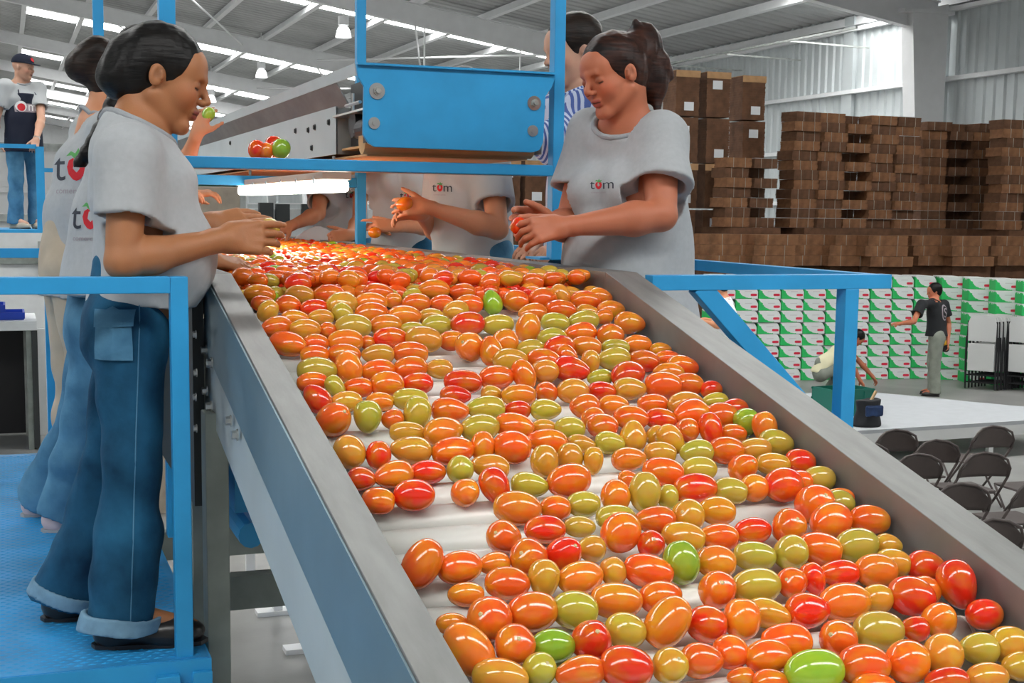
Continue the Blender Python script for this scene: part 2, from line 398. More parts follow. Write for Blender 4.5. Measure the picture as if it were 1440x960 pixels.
    def wrinkle(s, amp, freq, seed=0, st=(1, 1, 1)):
        rg = np.random.RandomState(seed); X = s.x[:, None, None]; Y = s.y[None, :, None]; Z = s.z[None, None, :]
        near = np.abs(s.F) < 0.03
        idx = np.nonzero(near); px = s.x[idx[0]]*st[0]; py = s.y[idx[1]]*st[1]; pz = s.z[idx[2]]*st[2]; n = np.zeros(len(px), np.float32)
        for i in range(9):
            d = rg.normal(size=3); d /= np.linalg.norm(d); fr = freq*(0.6+1.3*rg.rand()); ph = rg.rand()*6.28
            wob = 0.9*np.sin((px*d[1]+py*d[2]+pz*d[0])*fr*0.7+ph*2)
            n += np.sin((px*d[0]+py*d[1]+pz*d[2])*fr+ph+wob)
        s.F[idx] += amp*n/3
    def mesh(s, name):
        F = s.F; F[0] = F[-1] = 0.1; F[:, 0] = F[:, -1] = 0.1; F[:, :, 0] = F[:, :, -1] = 0.1
        S = F < 0; nx, ny, nz = F.shape
        cnt = np.zeros((nx-1, ny-1, nz-1), np.uint8)
        for i in (0, 1):
            for j in (0, 1):
                for k in (0, 1): cnt += S[i:nx-1+i, j:ny-1+j, k:nz-1+k]
        act = (cnt > 0) & (cnt < 8); ci, cj, ck = np.nonzero(act)
        ids = np.full(act.shape, -1, np.int32); ids[ci, cj, ck] = np.arange(len(ci))
        acc = np.zeros((len(ci), 3)); num = np.zeros(len(ci)); C = (s.x.astype(float), s.y.astype(float), s.z.astype(float)); I = (ci, cj, ck)
        for ax in range(3):
            o1, o2 = [a for a in range(3) if a != ax]
            for p in (0, 1):
                for q in (0, 1):
                    off = [0, 0, 0]; off[o1] = p; off[o2] = q
                    a = tuple(I[t]+off[t] for t in range(3)); off[ax] = 1; b = tuple(I[t]+off[t] for t in range(3))
                    fa = F[a].astype(float); fb = F[b].astype(float); m = (fa < 0) != (fb < 0)
                    t = np.where(m, fa/np.where(m, fa-fb, 1), 0)
                    P = np.stack([C[u][a[u]]*(1-t)+C[u][b[u]]*t for u in range(3)], 1)
                    acc += P*m[:, None]; num += m
        verts = acc/num[:, None]; faces = []
        for ax in range(3):
            o1, o2 = (ax+1) % 3, (ax+2) % 3
            a = [slice(None)]*3; b = [slice(None)]*3; a[ax] = slice(0, -1); b[ax] = slice(1, None)
            ch = S[tuple(a)] != S[tuple(b)]; e = list(np.nonzero(ch)); neg = S[tuple(a)][tuple(e)]
            ok = (e[o1] > 0) & (e[o2] > 0) & (e[o1] < F.shape[o1]-1) & (e[o2] < F.shape[o2]-1)
            e = [t[ok] for t in e]; neg = neg[ok]; q = []
            for d1, d2 in ((-1, -1), (0, -1), (0, 0), (-1, 0)):
                idx = [t.copy() for t in e]; idx[o1] = idx[o1]+d1; idx[o2] = idx[o2]+d2; q.append(ids[tuple(idx)])
            q = np.stack(q, 1); q = np.where(neg[:, None], q, q[:, ::-1]); faces.append(q)
        faces = np.concatenate(faces); faces = faces[(faces >= 0).all(1)]
        me = bpy.data.meshes.new(name); me.vertices.add(len(verts)); me.vertices.foreach_set('co', verts.ravel())
        me.loops.add(faces.size); me.loops.foreach_set('vertex_index', faces.ravel().astype(np.int32))
        me.polygons.add(len(faces)); me.polygons.foreach_set('loop_start', np.arange(0, faces.size, 4, dtype=np.int32))
        me.polygons.foreach_set('use_smooth', np.ones(len(faces), dtype=bool))
        me.update(calc_edges=True); s.verts = verts
        return me
def paint(me, base, spots):
    """skin colours: lips, brows, lashes, nails, plus shade painted into facial hollows"""
    n = len(me.vertices); co = np.empty(n*3); me.vertices.foreach_get('co', co); co = co.reshape(-1, 3)
    c = np.tile(np.array(base, float), (n, 1))
    for kind, a, b, r, colr, soft in spots:
        a = np.asarray(a); b = np.asarray(b); ba = b-a; L2 = max(1e-9, float(ba@ba)); t = np.clip(((co-a)@ba)/L2, 0, 1)
        d = np.linalg.norm(co-a-t[:, None]*ba, axis=1); w = np.clip((r-d)/soft+0.5, 0, 1)[:, None]; c = c*(1-w)+np.array(colr)*w
    at_ = me.color_attributes.new('Col', 'FLOAT_COLOR', 'POINT'); at_.data.foreach_set('color', np.concatenate([c, np.ones((n, 1))], 1).ravel().astype(np.float32))

def frame(fwd, up):
    f = unit(fwd); l = unit(np.cross(up, f)); u = np.cross(f, l); return np.array([f, l, u])

def add_head(v, c, B, k=1.0, fine=True):
    """c centre of head, B rows forward,left,up, k scale"""
    P = lambda x, y, z: c+(B[0]*x+B[1]*y+B[2]*z)*k
    v.el(P(-.012, 0, .028), V3(.094, .074, .084)*k, B, k=.01)
    v.el(P(.030, 0, -.035), V3(.058, .058, .072)*k, B, k=.03)
    v.el(P(.062, 0, .03), V3(.030, .052, .042)*k, B, k=.03)
    v.rc(P(-.005, .050, -.050), P(.058, .014, -.096), .018*k, .015*k, k=.02); v.rc(P(-.005, -.050, -.050), P(.058, -.014, -.096), .018*k, .015*k, k=.02)
    v.rc(P(.066, .010, -.100), P(.066, -.010, -.100), .0165*k, k=.015)
    for s in (1, -1): v.el(P(.056, .036*s, -.030), V3(.028, .024, .028)*k, B, k=.02)
    v.rc(P(.084, .030, .016), P(.088, 0, .014), .008*k, k=.012); v.rc(P(.084, -.030, .016), P(.088, 0, .014), .008*k, k=.012)
    if fine:
        for s in (1, -1):
            v.el(P(.096, .031*s, -.004), V3(.013, .017, .010)*k, B, k=.014, op='sub')
            v.el(P(.076, .031*s, -.005), V3(.013, .016, .0115)*k, B, k=.004)
    v.rc(P(.088, 0, .006), P(.108, 0, -.030), .0065*k, .0095*k, k=.012)
    for s in (1, -1): v.el(P(.098, .011*s, -.036), V3(.010, .0075, .0075)*k, B, k=.006)
    if fine:
        for s in (1, -1): v.rc(P(.103, .007*s, -.043), P(.097, .006*s, -.040), .0035*k, k=.003, op='sub')
    v.rc(P(.084, .017, -.0615), P(.089, 0, -.0590), .0050*k, .0065*k, k=.008); v.rc(P(.084, -.017, -.0615), P(.089, 0, -.0590), .0050*k, .0065*k, k=.008)
    v.rc(P(.080, .014, -.0705), P(.0845, 0, -.0715), .0060*k, .0078*k, k=.006); v.rc(P(.080, -.014, -.0705), P(.0845, 0, -.0715), .0060*k, .0078*k, k=.006)
    for s in (1, -1):
        v.el(P(-.006, .073*s, -.006), V3(.017, .0075, .027)*k, frame(B[0]-B[1]*0.25*s, B[2]-.22*B[0]), k=.006)
        if fine:
            v.el(P(-.001, .081*s, -.003), V3(.009, .005, .017)*k, B, k=.004, op='sub')
            v.rc(P(.008, .076*s, -.012), P(.006, .076*s, .0), .004*k, k=.004)
def head_spots(c, B, k, lip, brow, skin):
    P = lambda x, y, z: c+(B[0]*x+B[1]*y+B[2]*z)*k
    sp = []
    hollow_shade = tuple(x*0.72 for x in skin); rd = (min(1, skin[0]*1.08), skin[1]*0.90, skin[2]*0.88)  # darker skin tone paints shade into eye sockets, nostrils and ear hollows
    for s in (1, -1):
        sp.append(('c', P(.070, .040*s, -.030), P(.066, .045*s, -.034), .022*k, rd, .03))
        sp.append(('c', P(.086, .031*s, -.004), P(.086, .031*s, -.004), .012*k, hollow_shade, .012))
        sp.append(('c', P(.090, .018*s, .020), P(.086, .030*s, .026), .0036*k, brow, .003)); sp.append(('c', P(.086, .030*s, .026), P(.074, .046*s, .020), .0030*k, brow, .003))
        sp.append(('c', P(.089, .019*s, -.011), P(.089, .031*s, -.0145), .0022*k, (.02, .012, .01), .002)); sp.append(('c', P(.089, .031*s, -.0145), P(.080, .045*s, -.011), .0026*k, (.02, .012, .01), .002))
        sp.append(('c', P(.102, .0085*s, -.044), P(.102, .0085*s, -.044), .004*k, hollow_shade, .003))
        sp.append(('c', P(-.004, .079*s, -.006), P(.002, .079*s, .004), .008*k, hollow_shade, .008))
    sp.append(('c', P(.087, -.016, -.0615), P(.094, 0, -.060), .0052*k, lip, .004)); sp.append(('c', P(.087, .016, -.0615), P(.094, 0, -.060), .0052*k, lip, .004))
    sp.append(('c', P(.084, -.013, -.071), P(.090, 0, -.072), .0056*k, lip, .004)); sp.append(('c', P(.084, .013, -.071), P(.090, 0, -.072), .0056*k, lip, .004))
    sp.append(('c', P(.086, -.020, -.066), P(.096, 0, -.066), .0020*k, (.06, .015, .012), .002)); sp.append(('c', P(.086, .020, -.066), P(.096, 0, -.066), .0020*k, (.06, .015, .012), .002))  # dark line paints the shaded crease between the lips
    return sp

def bend(d, n, a):
    return d*math.cos(a)-n*math.sin(a), n*math.cos(a)+d*math.sin(a)
def add_hand(v, W, d, n, side, k=1.0, curl=(25, 35, 25), curls=None, spread=0.10, thumb=(0.55, 0.75, -0.35), tcurl=20):
    """W wrist, d finger direction, n back of hand, side thumb direction; returns nail spots and grip point"""
    d = unit(d); n = unit(n-d*(n@d)); s = unit(np.asarray(side)-d*(np.asarray(side)@d)-n*(np.asarray(side)@n))
    offs = (.030, .010, -.010, -.029); lens = (.070, .079, .073, .057); nails = []
    for i in range(4):
        base = W+(d*(.086 if i < 3 else .078)+s*offs[i])*k; v.rc(W+s*offs[i]*.55*k+d*.012*k, base, .0155*k, .0115*k, k=.012)
        cl = (curls[i] if curls else curl); dd = unit(d+s*spread*(1.5-i)); nn = n; p = base
        for j, (fr, an) in enumerate(zip((.45, .31, .24), cl)):
            dd, nn = bend(dd, nn, math.radians(an)); q = p+dd*lens[i]*fr*k
            v.rc(p, q, (.0098-.0011*j)*k, (.0090-.0013*j)*k, k=.002); p = q
        nails.append(p+nn*.005*k)
    b = W+(d*.022+s*.026-n*.004)*k; td = unit(d*thumb[0]+s*thumb[1]+n*thumb[2]); m1 = b+td*.036*k; v.rc(b, m1, .0165*k, .0125*k, k=.014)
    td2 = unit(td+d*math.sin(math.radians(tcurl))*1.2); m2 = m1+td2*.032*k; v.rc(m1, m2, .0118*k, .0102*k, k=.004); td3 = unit(td2+d*.25-n*.1); m3 = m2+td3*.024*k; v.rc(m2, m3, .0102*k, .0082*k, k=.003)
    nails.append(m3+n*.004*k)
    v.rc(W-d*.02*k, W+d*.015*k, .0235*k, .024*k, k=.02)
    return nails, W+(d*.10-n*.035)*k

def make_person(name, label, J, o):
    """J: world joints; o: options. Builds body (one continuous skin mesh), clothing and hair as children."""
    root = empty('person', tuple(J['root'])); tag(root, label, 'person', o.get('group'))
    RT = Matrix.Translation(-Vector(J['root']))
    h = o.get('h', .008); hb = o.get('hb', h); K = o.get('k', 1.0)
    fwd = unit(V3(math.cos(o['yaw']), math.sin(o['yaw']), 0)); left = V3(-fwd[1], fwd[0], 0)
    def put(nm, v, m, par=None, wr=None):
        me = v.mesh(nm); me.transform(RT); ob = link(nm, me, m, par or root); return ob
    pts = np.array([J[q] for q in ('pelvis', 'chest', 'shR', 'shL', 'elR', 'elL', 'wrR', 'wrL', 'head')])
    # ---- body
    lo = pts.min(0)-.24; hi = pts.max(0)+.24; lo[2] = min(J['anR'][2], J['anL'][2])-.10
    for q in ('knR', 'knL', 'anR', 'anL'):
        lo[:2] = np.minimum(lo[:2], J[q][:2]-.12); hi[:2] = np.maximum(hi[:2], J[q][:2]+.12)
    hc = J['head']; zf = o.get('fine')
    if zf:
        legx = ((pts[:, 0].min()-.13, pts[:, 0].max()+.22, zf),); legy = ((pts[:, 1].min()-.12, pts[:, 1].max()+.12, zf),); legz = ((min(J['wrR'][2], J['wrL'][2], J['elR'][2])-.09, hc[2]+.16, zf),)
        v = Vol(lo, hi, .014, legx, legy, legz)
    else: v = Vol(lo, hi, h)
    side = unit(J['shL']-J['shR'])
    gr = o.get('girth', 1.0)
    sp = (J['pelvis'], J['waist'], J['chest'])
    v.ec(sp[0], sp[1], (.145*K*gr, .10*K*gr), (.12*K*gr, .085*K*gr), side, k=.04); v.ec(sp[1], sp[2], (.12*K*gr, .085*K*gr), (.14*K*gr, .095*K*gr), side, k=.04)
    nb = (J['shR']+J['shL'])/2+V3(0, 0, .02*K); nk = o.get('neck', .052)*K
    v.rc(J['shR'], nb, .045*K, .055*K, k=.04); v.rc(J['shL'], nb, .045*K, .055*K, k=.04); v.ec(sp[2], nb, (.14*K, .09*K), (.09*K, .065*K), side, k=.04)
    B = J['hB']; skull = hc-B[0]*.028*K-B[2]*.05*K
    v.rc(nb-V3(0, 0, .02*K), skull, nk*1.12, nk, k=.035)
    add_head(v, hc, B, K, fine=bool(zf) or h < .007)
    nails = []
    ar = o.get('arm', 1.0)
    for S, sg in (('R', -1), ('L', 1)):
        v.rc(J['sh'+S], J['el'+S], .046*K*ar, .037*K*ar, k=.03); 
        mid = J['el'+S]*.72+J['wr'+S]*.28
        v.rc(J['el'+S], mid, .037*K*ar, .040*K*ar, k=.012); v.rc(mid, J['wr'+S], .040*K*ar, .024*K, k=.02)
        hd = o['hand'+S]; nl, grip = add_hand(v, J['wr'+S], V3(hd['d']), V3(hd['n']), V3(hd['s']), K*hd.get('k', 1.0), **hd.get('kw', {})); nails += nl; J['grip'+S] = grip
        v.rc(J['hip'+S], J['kn'+S], .06*K, .045*K, k=.03); v.rc(J['kn'+S], J['an'+S], .045*K, .032*K, k=.03)
        v.rc(J['an'+S], J['an'+S]+V3(o['toe'+S])*.15*K-V3(0, 0, .045), .032*K, .024*K, k=.02)
    me = v.mesh('body'); skin = o['skin']
    spots = head_spots(hc, B, K, o.get('lip', (.35, .10, .08)), o.get('brow', (.03, .02, .015)), skin)
    if zf: spots += [('c', p, p, .0062, (min(1, skin[0]*1.25), skin[1]*1.3, skin[2]*1.35), .003) for p in nails]
    paint(me, skin, spots); me.transform(RT); body = link('body', me, M['skin'], root)
    # ---- shirt
    hs = o.get('hs', h); st = o.get('shirt', 'shirt')
    lo = pts[:5].min(0)-.24; hi = pts[:6].max(0)+.22; lo[2] = J['pelvis'][2]-.26; hi[2] = nb[2]+.12
    v = Vol(lo, hi, hs); g = .018*K; bl = o.get('belly', 0.0); hemz = o.get('hem', -.10); bust = o.get('bust', .02)
    hem = J['pelvis']+V3(0, 0, hemz*K)
    v.ec(hem, J['waist'], ((.165 if hemz > -.03 else .178)*K*gr, ((.125 if hemz > -.03 else .145)+bl)*K*gr), (.145*K*gr, (.112+bl)*K*gr), side, k=.05)
    v.ec(J['waist'], sp[2], (.145*K*gr, (.112+bl)*K*gr), (.160*K*gr, (.110+bl*.3)*K), side, k=.05)
    v.ec(sp[2], nb-V3(0, 0, .03*K), (.160*K, .112*K), (.115*K, .075*K), side, k=.05)
    if bust:
        for s in (1, -1): v.el(sp[2]+fwd*(.075+bust*.5)*K+left*s*.07*K-V3(0, 0, .02*K), V3(.055+bust, .07, .07)*K, frame(fwd, V3(0, 0, 1)), k=.05)
    if bl: v.el(J['waist']+fwd*(.05+bl)*K-V3(0, 0, .02), V3(.10+bl, .14, .13)*K, frame(fwd, V3(0, 0, 1)), k=.05)
    for S in 'RL':
        v.rc(J['sh'+S], nb+V3(0, 0, -.012), .060*K*ar, .062*K, k=.05)
        sl = o.get('sleeve', .62); e = J['sh'+S]*(1-sl)+J['el'+S]*sl; w = unit(J['el'+S]-J['sh'+S])
        v.rc(J['sh'+S], e+w*.008, .064*K*ar, .062*K*ar+o.get('slw', .010), k=.045)
    for S in 'RL':
        sl = o.get('sleeve', .62); e = J['sh'+S]*(1-sl)+J['el'+S]*sl; w = unit(J['el'+S]-J['sh'+S])
        v.cut(e, w, .115*K); v.rc(e-w*.05, e+w*.05, .046*K*ar, .057*K*ar+o.get('slw', .010), k=.0, op='sub')
    cdr = unit(skull-nb)
    if o.get('fine'): v.rc(nb-cdr*.02, nb+cdr*.012, nk*1.62, nk*1.50, k=.03)
    v.rc(nb-V3(0, 0, .0)+B[0]*0, skull, nk*1.36+.002, nk*1.5, k=.006, op='sub')
    v.cut(nb+cdr*.034*K+fwd*.006, unit(cdr+fwd*.28), .11*K)
    v.cut(hem-V3(0, 0, .0), V3(0, 0, -1), .34*K)
    if o.get('wr', .003): v.wrinkle(o.get('wr', .003), o.get('wf', 26), o.get('seed', 1), (1, 1, .6))
    shirt = put('shirt', v, M[st])
    # collar ring
    cdir = unit(skull-nb); ring = []
    cc = nb+cdir*.034*K+fwd*.006; e1 = unit(np.cross(cdir, side)); e2 = np.cross(cdir, e1)
    for i in range(21):
        a = 2*math.pi*i/20; ring.append((cc+(e1*math.cos(a)+e2*math.sin(a))*(nk*1.38+.006)-cdir*(.017*K*float(unit(e1*math.cos(a)+e2*math.sin(a))@fwd)))-J['root'])
    bvc = BVHTree.FromPolygons([q.co.copy() for q in shirt.data.vertices], [tuple(q.vertices) for q in shirt.data.polygons])
    rg2 = []
    for q in ring:
        hn = bvc.find_nearest(Vector(q)); rg2.append(tuple(hn[0]*.75+Vector(q)*.25) if hn[0] is not None and hn[3] < .05 else tuple(q))
    ring = rg2
    MB().tube(ring, .0085*K, 8).build('collar', M[o.get('collar', 'rib')], shirt, smooth=True)
    # ---- trousers
    tm = M[o.get('pants', 'denim')]; ht = o.get('ht', h)
    pp = np.array([J[q] for q in ('hipR', 'hipL', 'knR', 'knL', 'anR', 'anL')]); lo = pp.min(0)-.2; hi = pp.max(0)+.2; lo[2] = pp[:, 2].min()-.14
    v = Vol(lo, hi, ht); hk = o.get('hipk', .92); wl = o.get('legw', 1.0); fl = o.get('flare', 1.0)
    v.ec((J['hipR']+J['hipL'])/2+V3(0, 0, -.02), (J['hipR']+J['hipL'])/2+V3(0, 0, .14*K), (.165*K*gr*hk, .125*K*gr*hk), (.135*K*gr*hk, .105*K*gr*hk), J['hipL']-J['hipR'], k=.04)
    v.el((J['hipR']+J['hipL'])/2-fwd*.030*K, V3(.090*hk, .145*gr*hk, .105)*K, frame(fwd, V3(0, 0, 1)), k=.05)
    for S in 'RL':
        hp, kn, an = J['hip'+S], J['kn'+S], J['an'+S]; w = unit(an-kn)
        v.rc(hp, kn, .092*K*wl*gr, .066*K*wl, k=.04); m_ = kn*.55+an*.45; v.rc(kn, m_, .066*K*wl, .064*K*wl*fl, k=.03); e = an+w*o.get('plen', .04)
        v.rc(m_, e+w*.03, .064*K*wl*fl, .078*K*wl*fl, k=.03)
    for S in 'RL':
        an = J['an'+S]; w = unit(an-J['kn'+S]); e = an+w*o.get('plen', .04); v.cut(e, o.get('hemn', w), .16*K)
        v.rc(e-w*.03, e+w*.02, .045*K, .066*K*wl*fl, k=0, op='sub')
    v.wrinkle(o.get('pwr', .004), 24, o.get('seed', 1)+7, (1, 1, 1.3))
    pants = put('trousers', v, tm)
    # ---- shoes
    for S in 'RL':
        an = J['an'+S]; t = unit(V3(o['toe'+S])); fl_ = J['sole'+S] if 'sole'+S in J else an[2]-.085*K
        c = V3(an[0], an[1], fl_)+t*.045*K; v = Vol(c-V3(.2, .2, .02), c+V3(.2, .2, .16), max(.004, min(h, .008))); Bs = frame(t, V3(0, 0, 1))
        v.el(c+t*.065*K+V3(0, 0, .03), V3(.075, .042, .034)*K, Bs, k=.02); v.el(c-t*.065*K+V3(0, 0, .038), V3(.048, .034, .042)*K, Bs, k=.02)
        v.rc(c-t*.06*K+V3(0, 0, .03), c+t*.07*K+V3(0, 0, .026), .031*K, .034*K, k=.03)
        if o.get('open'): v.el(c+t*.005*K+V3(0, 0, .075), V3(.065, .030, .045)*K, Bs, k=.005, op='sub')
        v.cut(V3(c[0], c[1], fl_+.002), V3(0, 0, -1), .3)
        sh = put('shoe', v, M[o.get('shoe', 'shoe')])
        so = MB()
        ol = [(.145, .0), (.13, .028), (.09, .041), (.03, .036), (-.06, .034), (-.105, .022), (-.115, 0), (-.105, -.022), (-.06, -.034), (.03, -.036), (.09, -.041), (.13, -.028)]
        so.prism([tuple(c+t*a*K+Bs[1]*b*K-V3(0, 0, 0)-J['root']) for a, b in ol], (0, 0, .010)); so.build('sole', M[o.get('sole', 'black')], sh)
    # ---- hair
    if o.get('hair'):
        hm = M[o['hair']]; hv = o.get('hv', .26); v = Vol(hc-V3(hv, hv, .34), hc+V3(.26, .26, .22), o.get('hh', h)); P = lambda x, y, z: hc+(B[0]*x+B[1]*y+B[2]*z)*K
        v.el(P(-.014, 0, .030), V3(.101, .081, .092)*K, B, k=.01); v.el(P(-.045, 0, -.015), V3(.062, .070, .070)*K, B, k=.03)
        # open the face and leave the ears free
        v.el(P(.105, 0, -.045), V3(.085, .12, .105)*K, B, k=.01, op='sub'); v.el(P(.03, 0, -.085), V3(.07, .12, .072)*K, B, k=.012, op='sub')
        for s in (1, -1): v.el(P(-.002, .090*s, -.016), V3(.026, .03, .038)*K, B, k=.006, op='sub')
        o['style'](v, P, K)
        v.wrinkle(.0012, 160, 3, (1, 1, .35)); put('hair', v, hm)
    return root, J, shirt, pants, body

def std_joints(pos, yaw, H=1.6, lean=0.0, headpitch=20, headyaw=0, arms=None, step=0.0, k=None):
    k = H/1.6 if k is None else k; f = V3(math.cos(yaw), math.sin(yaw), 0); l = V3(-f[1], f[0], 0); u = V3(0, 0, 1); p = V3(pos)
    L = lambda x, y, z: p+f*x*k+l*y*k+u*z*k
    J = dict(root=p, pelvis=L(lean*.2, 0, .90), waist=L(lean*.4, 0, 1.03), chest=L(lean*.75, 0, 1.20), shR=L(lean, -.165, 1.315), shL=L(lean, .165, 1.315),
             hipR=L(0, -.085, .84), hipL=L(0, .085, .84), knR=L(.03+step*.5, -.095, .46), knL=L(.01-step*.4, .095, .46), anR=L(step, -.10, .085), anL=L(-step, .10, .085))
    hp = math.radians(headpitch); hy = yaw+math.radians(headyaw); hf = V3(math.cos(hy)*math.cos(hp), math.sin(hy)*math.cos(hp), -math.sin(hp))
    up = V3(math.cos(hy)*math.sin(hp), math.sin(hy)*math.sin(hp), math.cos(hp)); J['hB'] = frame(hf, up)
    J['head'] = L(lean+.035+.0015*headpitch, 0, 1.495)
    for S, sg in (('R', -1), ('L', 1)):
        J['el'+S] = L(lean+.03, sg*.20, 1.06); J['wr'+S] = L(lean+.26, sg*.13, 1.10)
    if arms:
        for q, vv in arms.items(): J[q] = V3(vv)
    return J, f, l, k
# ------------------------------------------------------------------ the hall
def zroof(x): return 11.0-0.15*abs(x)
WX = 21.0
SKW = 0.95
def build_hall():
    fl = MB(); fl.box((-22, -14, -0.1), (22, 142, 0)); struct(fl.build('floor', M['concrete']))
    # corrugated side walls (folded sheet)
    for nm, sx, y0 in (('wall_right', 1, -12), ('wall_left', -1, -12)):
        bm = bmesh.new(); y = y0; prof = []
        while y < 140:
            prof += [(y, 0), (y+.13, 0), (y+.17, .05), (y+.30, .05), (y+.34, 0)]; y += .34
        for k in range(len(prof)-1):
            (ya, xa), (yb, xb) = prof[k], prof[k+1]
            if yb-ya < 1e-6: continue
            v = [bm.verts.new((sx*(WX+xa), ya, 0)), bm.verts.new((sx*(WX+xb), yb, 0)), bm.verts.new((sx*(WX+xb), yb, zroof(WX)+.1)), bm.verts.new((sx*(WX+xa), ya, zroof(WX)+.1))]
            bm.faces.new(v)
        me = bpy.data.meshes.new(nm); bm.to_mesh(me); bm.free(); w = struct(link(nm, me, M['wall_metal']))
        for z in (1.6, 3.0, 4.4, 5.9, 7.50):
            g = MB(); g.box((sx*(WX-.16), y0, z-.05), (sx*WX, 140, z+.05)); g.build('girt', M['white_paint'], w)
        for y in (31.0, 45.0):
            g = MB(); g.box((sx*(WX-.10), y-.22, 0), (sx*WX, y+.22, zroof(WX))); g.build('wall_post', M['wall_metal'], w)
    b = MB(); b.box((-WX, 140, 0), (WX, 140.2, 8.2)); 
    b.prism([(-WX, 140, 8.2), (WX, 140, 8.2), (0, 140, 11.6)], (0, .2, 0)); struct(b.build('wall_back', M['white_paint']))
    # roof sheets, ribs running down the slope
    bm = bmesh.new(); y = -14.0
    while y < 140:
        for k, (a, ha, c, hc_) in enumerate(((0, 0, .30, 0), (.30, 0, .36, .05), (.36, .05, .44, .05), (.44, .05, .5, 0))):
            for sx in (1, -1):
                v = [bm.verts.new((0, y+a, zroof(0)+ha)), bm.verts.new((sx*(WX+.1), y+a, zroof(WX)+ha)), bm.verts.new((sx*(WX+.1), y+c, zroof(WX)+hc_)), bm.verts.new((0, y+c, zroof(0)+hc_))]
                bm.faces.new(v)
        y += .5
    me = bpy.data.meshes.new('ceiling'); bm.to_mesh(me); bm.free(); roof = struct(link('ceiling', me, M['roof_metal']))
    # translucent panels between the purlins
    xs = [1.0+2.22*i for i in range(10)]
    for yc in (-3.8, 12.7, 29.2, 45.7, 62.2, 78.7, 95.2, 111.7, 128.2):
        for i in range(9):
            for sx in (1, -1):
                x0, x1 = xs[i]+.10, xs[i+1]-.10
                p = MB(); p.prism([(sx*x0, yc-SKW, zroof(x0)-.02), (sx*x1, yc-SKW, zroof(x1)-.02), (sx*x1, yc+SKW, zroof(x1)-.02), (sx*x0, yc+SKW, zroof(x0)-.02)], (0, 0, .012))
                p.build('skylight_panel', M['sky_panel'], roof)
    for i, x in enumerate(xs):
        for sx in (1, -1):
            p = MB(); z = zroof(x); p.box((sx*x-.035, -13, z-.24), (sx*x+.035, 140, z-.03)); p.box((sx*x-.10, -13, z-.25), (sx*x+.10, 140, z-.235)); p.build('purlin', M['white_paint'], roof)
    # tapered portal frames
    for n, y in enumerate((-1.0, 13.0, 27.0, 41.0, 55.0, 69.0, 83.0, 97.0, 111.0, 125.0)):
        f = empty('portal_frame', (0, y, 0)); f['kind'] = 'structure'; f.name = 'trim_%d' % (n+1)
        for sx in (1, -1):
            w = MB(); t = .02
            top = lambda x: zroof(x)-.26
            dep = lambda x: .52+.010*abs(x)
            X = [0, 6, 12, 17, 20.6]
            pts = [(sx*x, -t, top(x)) for x in X]+[(sx*x, -t, top(x)-dep(x)) for x in X[::-1]]
            w.prism(pts, (0, 2*t, 0)); w.build('rafter_web', M['white_paint'], f)
            for hi in (0, 1):
                q = MB()
                for a, b_ in zip(X[:-1], X[1:]):
                    za, zb = (top(a), top(b_)) if hi else (top(a)-dep(a), top(b_)-dep(b_))
                    q.bar((sx*a, 0, za), (sx*b_, 0, zb), .24, .03, (0, 0, 1))
                q.build('rafter_flange', M['white_paint'], f)
            c = MB(); c.prism([(sx*20.75, -.22, 0), (sx*20.35, -.22, 0), (sx*19.75, -.22, 7.36), (sx*20.75, -.22, 7.6)], (0, .44, 0)); c.build('column', M['white_paint'], f)
            c = MB(); c.box((min(sx*19.5, sx*20.9), -.26, 7.35), (max(sx*19.5, sx*20.9), .26, 7.43)); c.build('cap_plate', M['white_paint'], f)
        # bracing rods and tie
        if n in (3, 4):
            r = MB()
            for a, b_ in (((12, 0, zroof(12)-.9), (16.4, 14, zroof(16.4)-.6)), ((16.4, 0, zroof(16.4)-.9), (12, 14, zroof(12)-.6)), ((4, 0, zroof(4)-.7), (9, 14, zroof(9)-.6))):
                r.cyl(a, b_, .035, seg=6)
            r.build('brace_rod', M['white_paint'], f)
            for x in (13.2, 16.6, 19.0):
                r = MB(); r.cyl((x, 3, zroof(x)-.2), (x, 3, zroof(x)-2.1), .03, seg=6); r.cyl((x-.1, 3, zroof(x)-2.1), (x+1.8, 3, zroof(x)-2.1), .03, seg=6); r.build('hanger_rod', M['white_paint'], f)
    # cable tray along the wall
    ct = MB(); ct.bar((18.4, 27, 6.95), (18.9, 60, 7.35), .05, .05); 
    for i in range(6):
        y = 30+i*3.2; ct.bar((18.5, y, 6.98), (20.9, y+.1, 6.95), .05, .04)
    t = ct.build('cable_run', M['galv']); t['kind'] = 'structure'; t.name = 'trim_20'
    # high-bay lamps
    base = None
    lab = {41.0: 'white bell-shaped high-bay lamp hanging nearest, just left of the thin blue post', 55.0: 'white bell-shaped high-bay lamp hanging second in the receding row', 69.0: 'white bell-shaped high-bay lamp hanging furthest, beside the bowed head in front'}
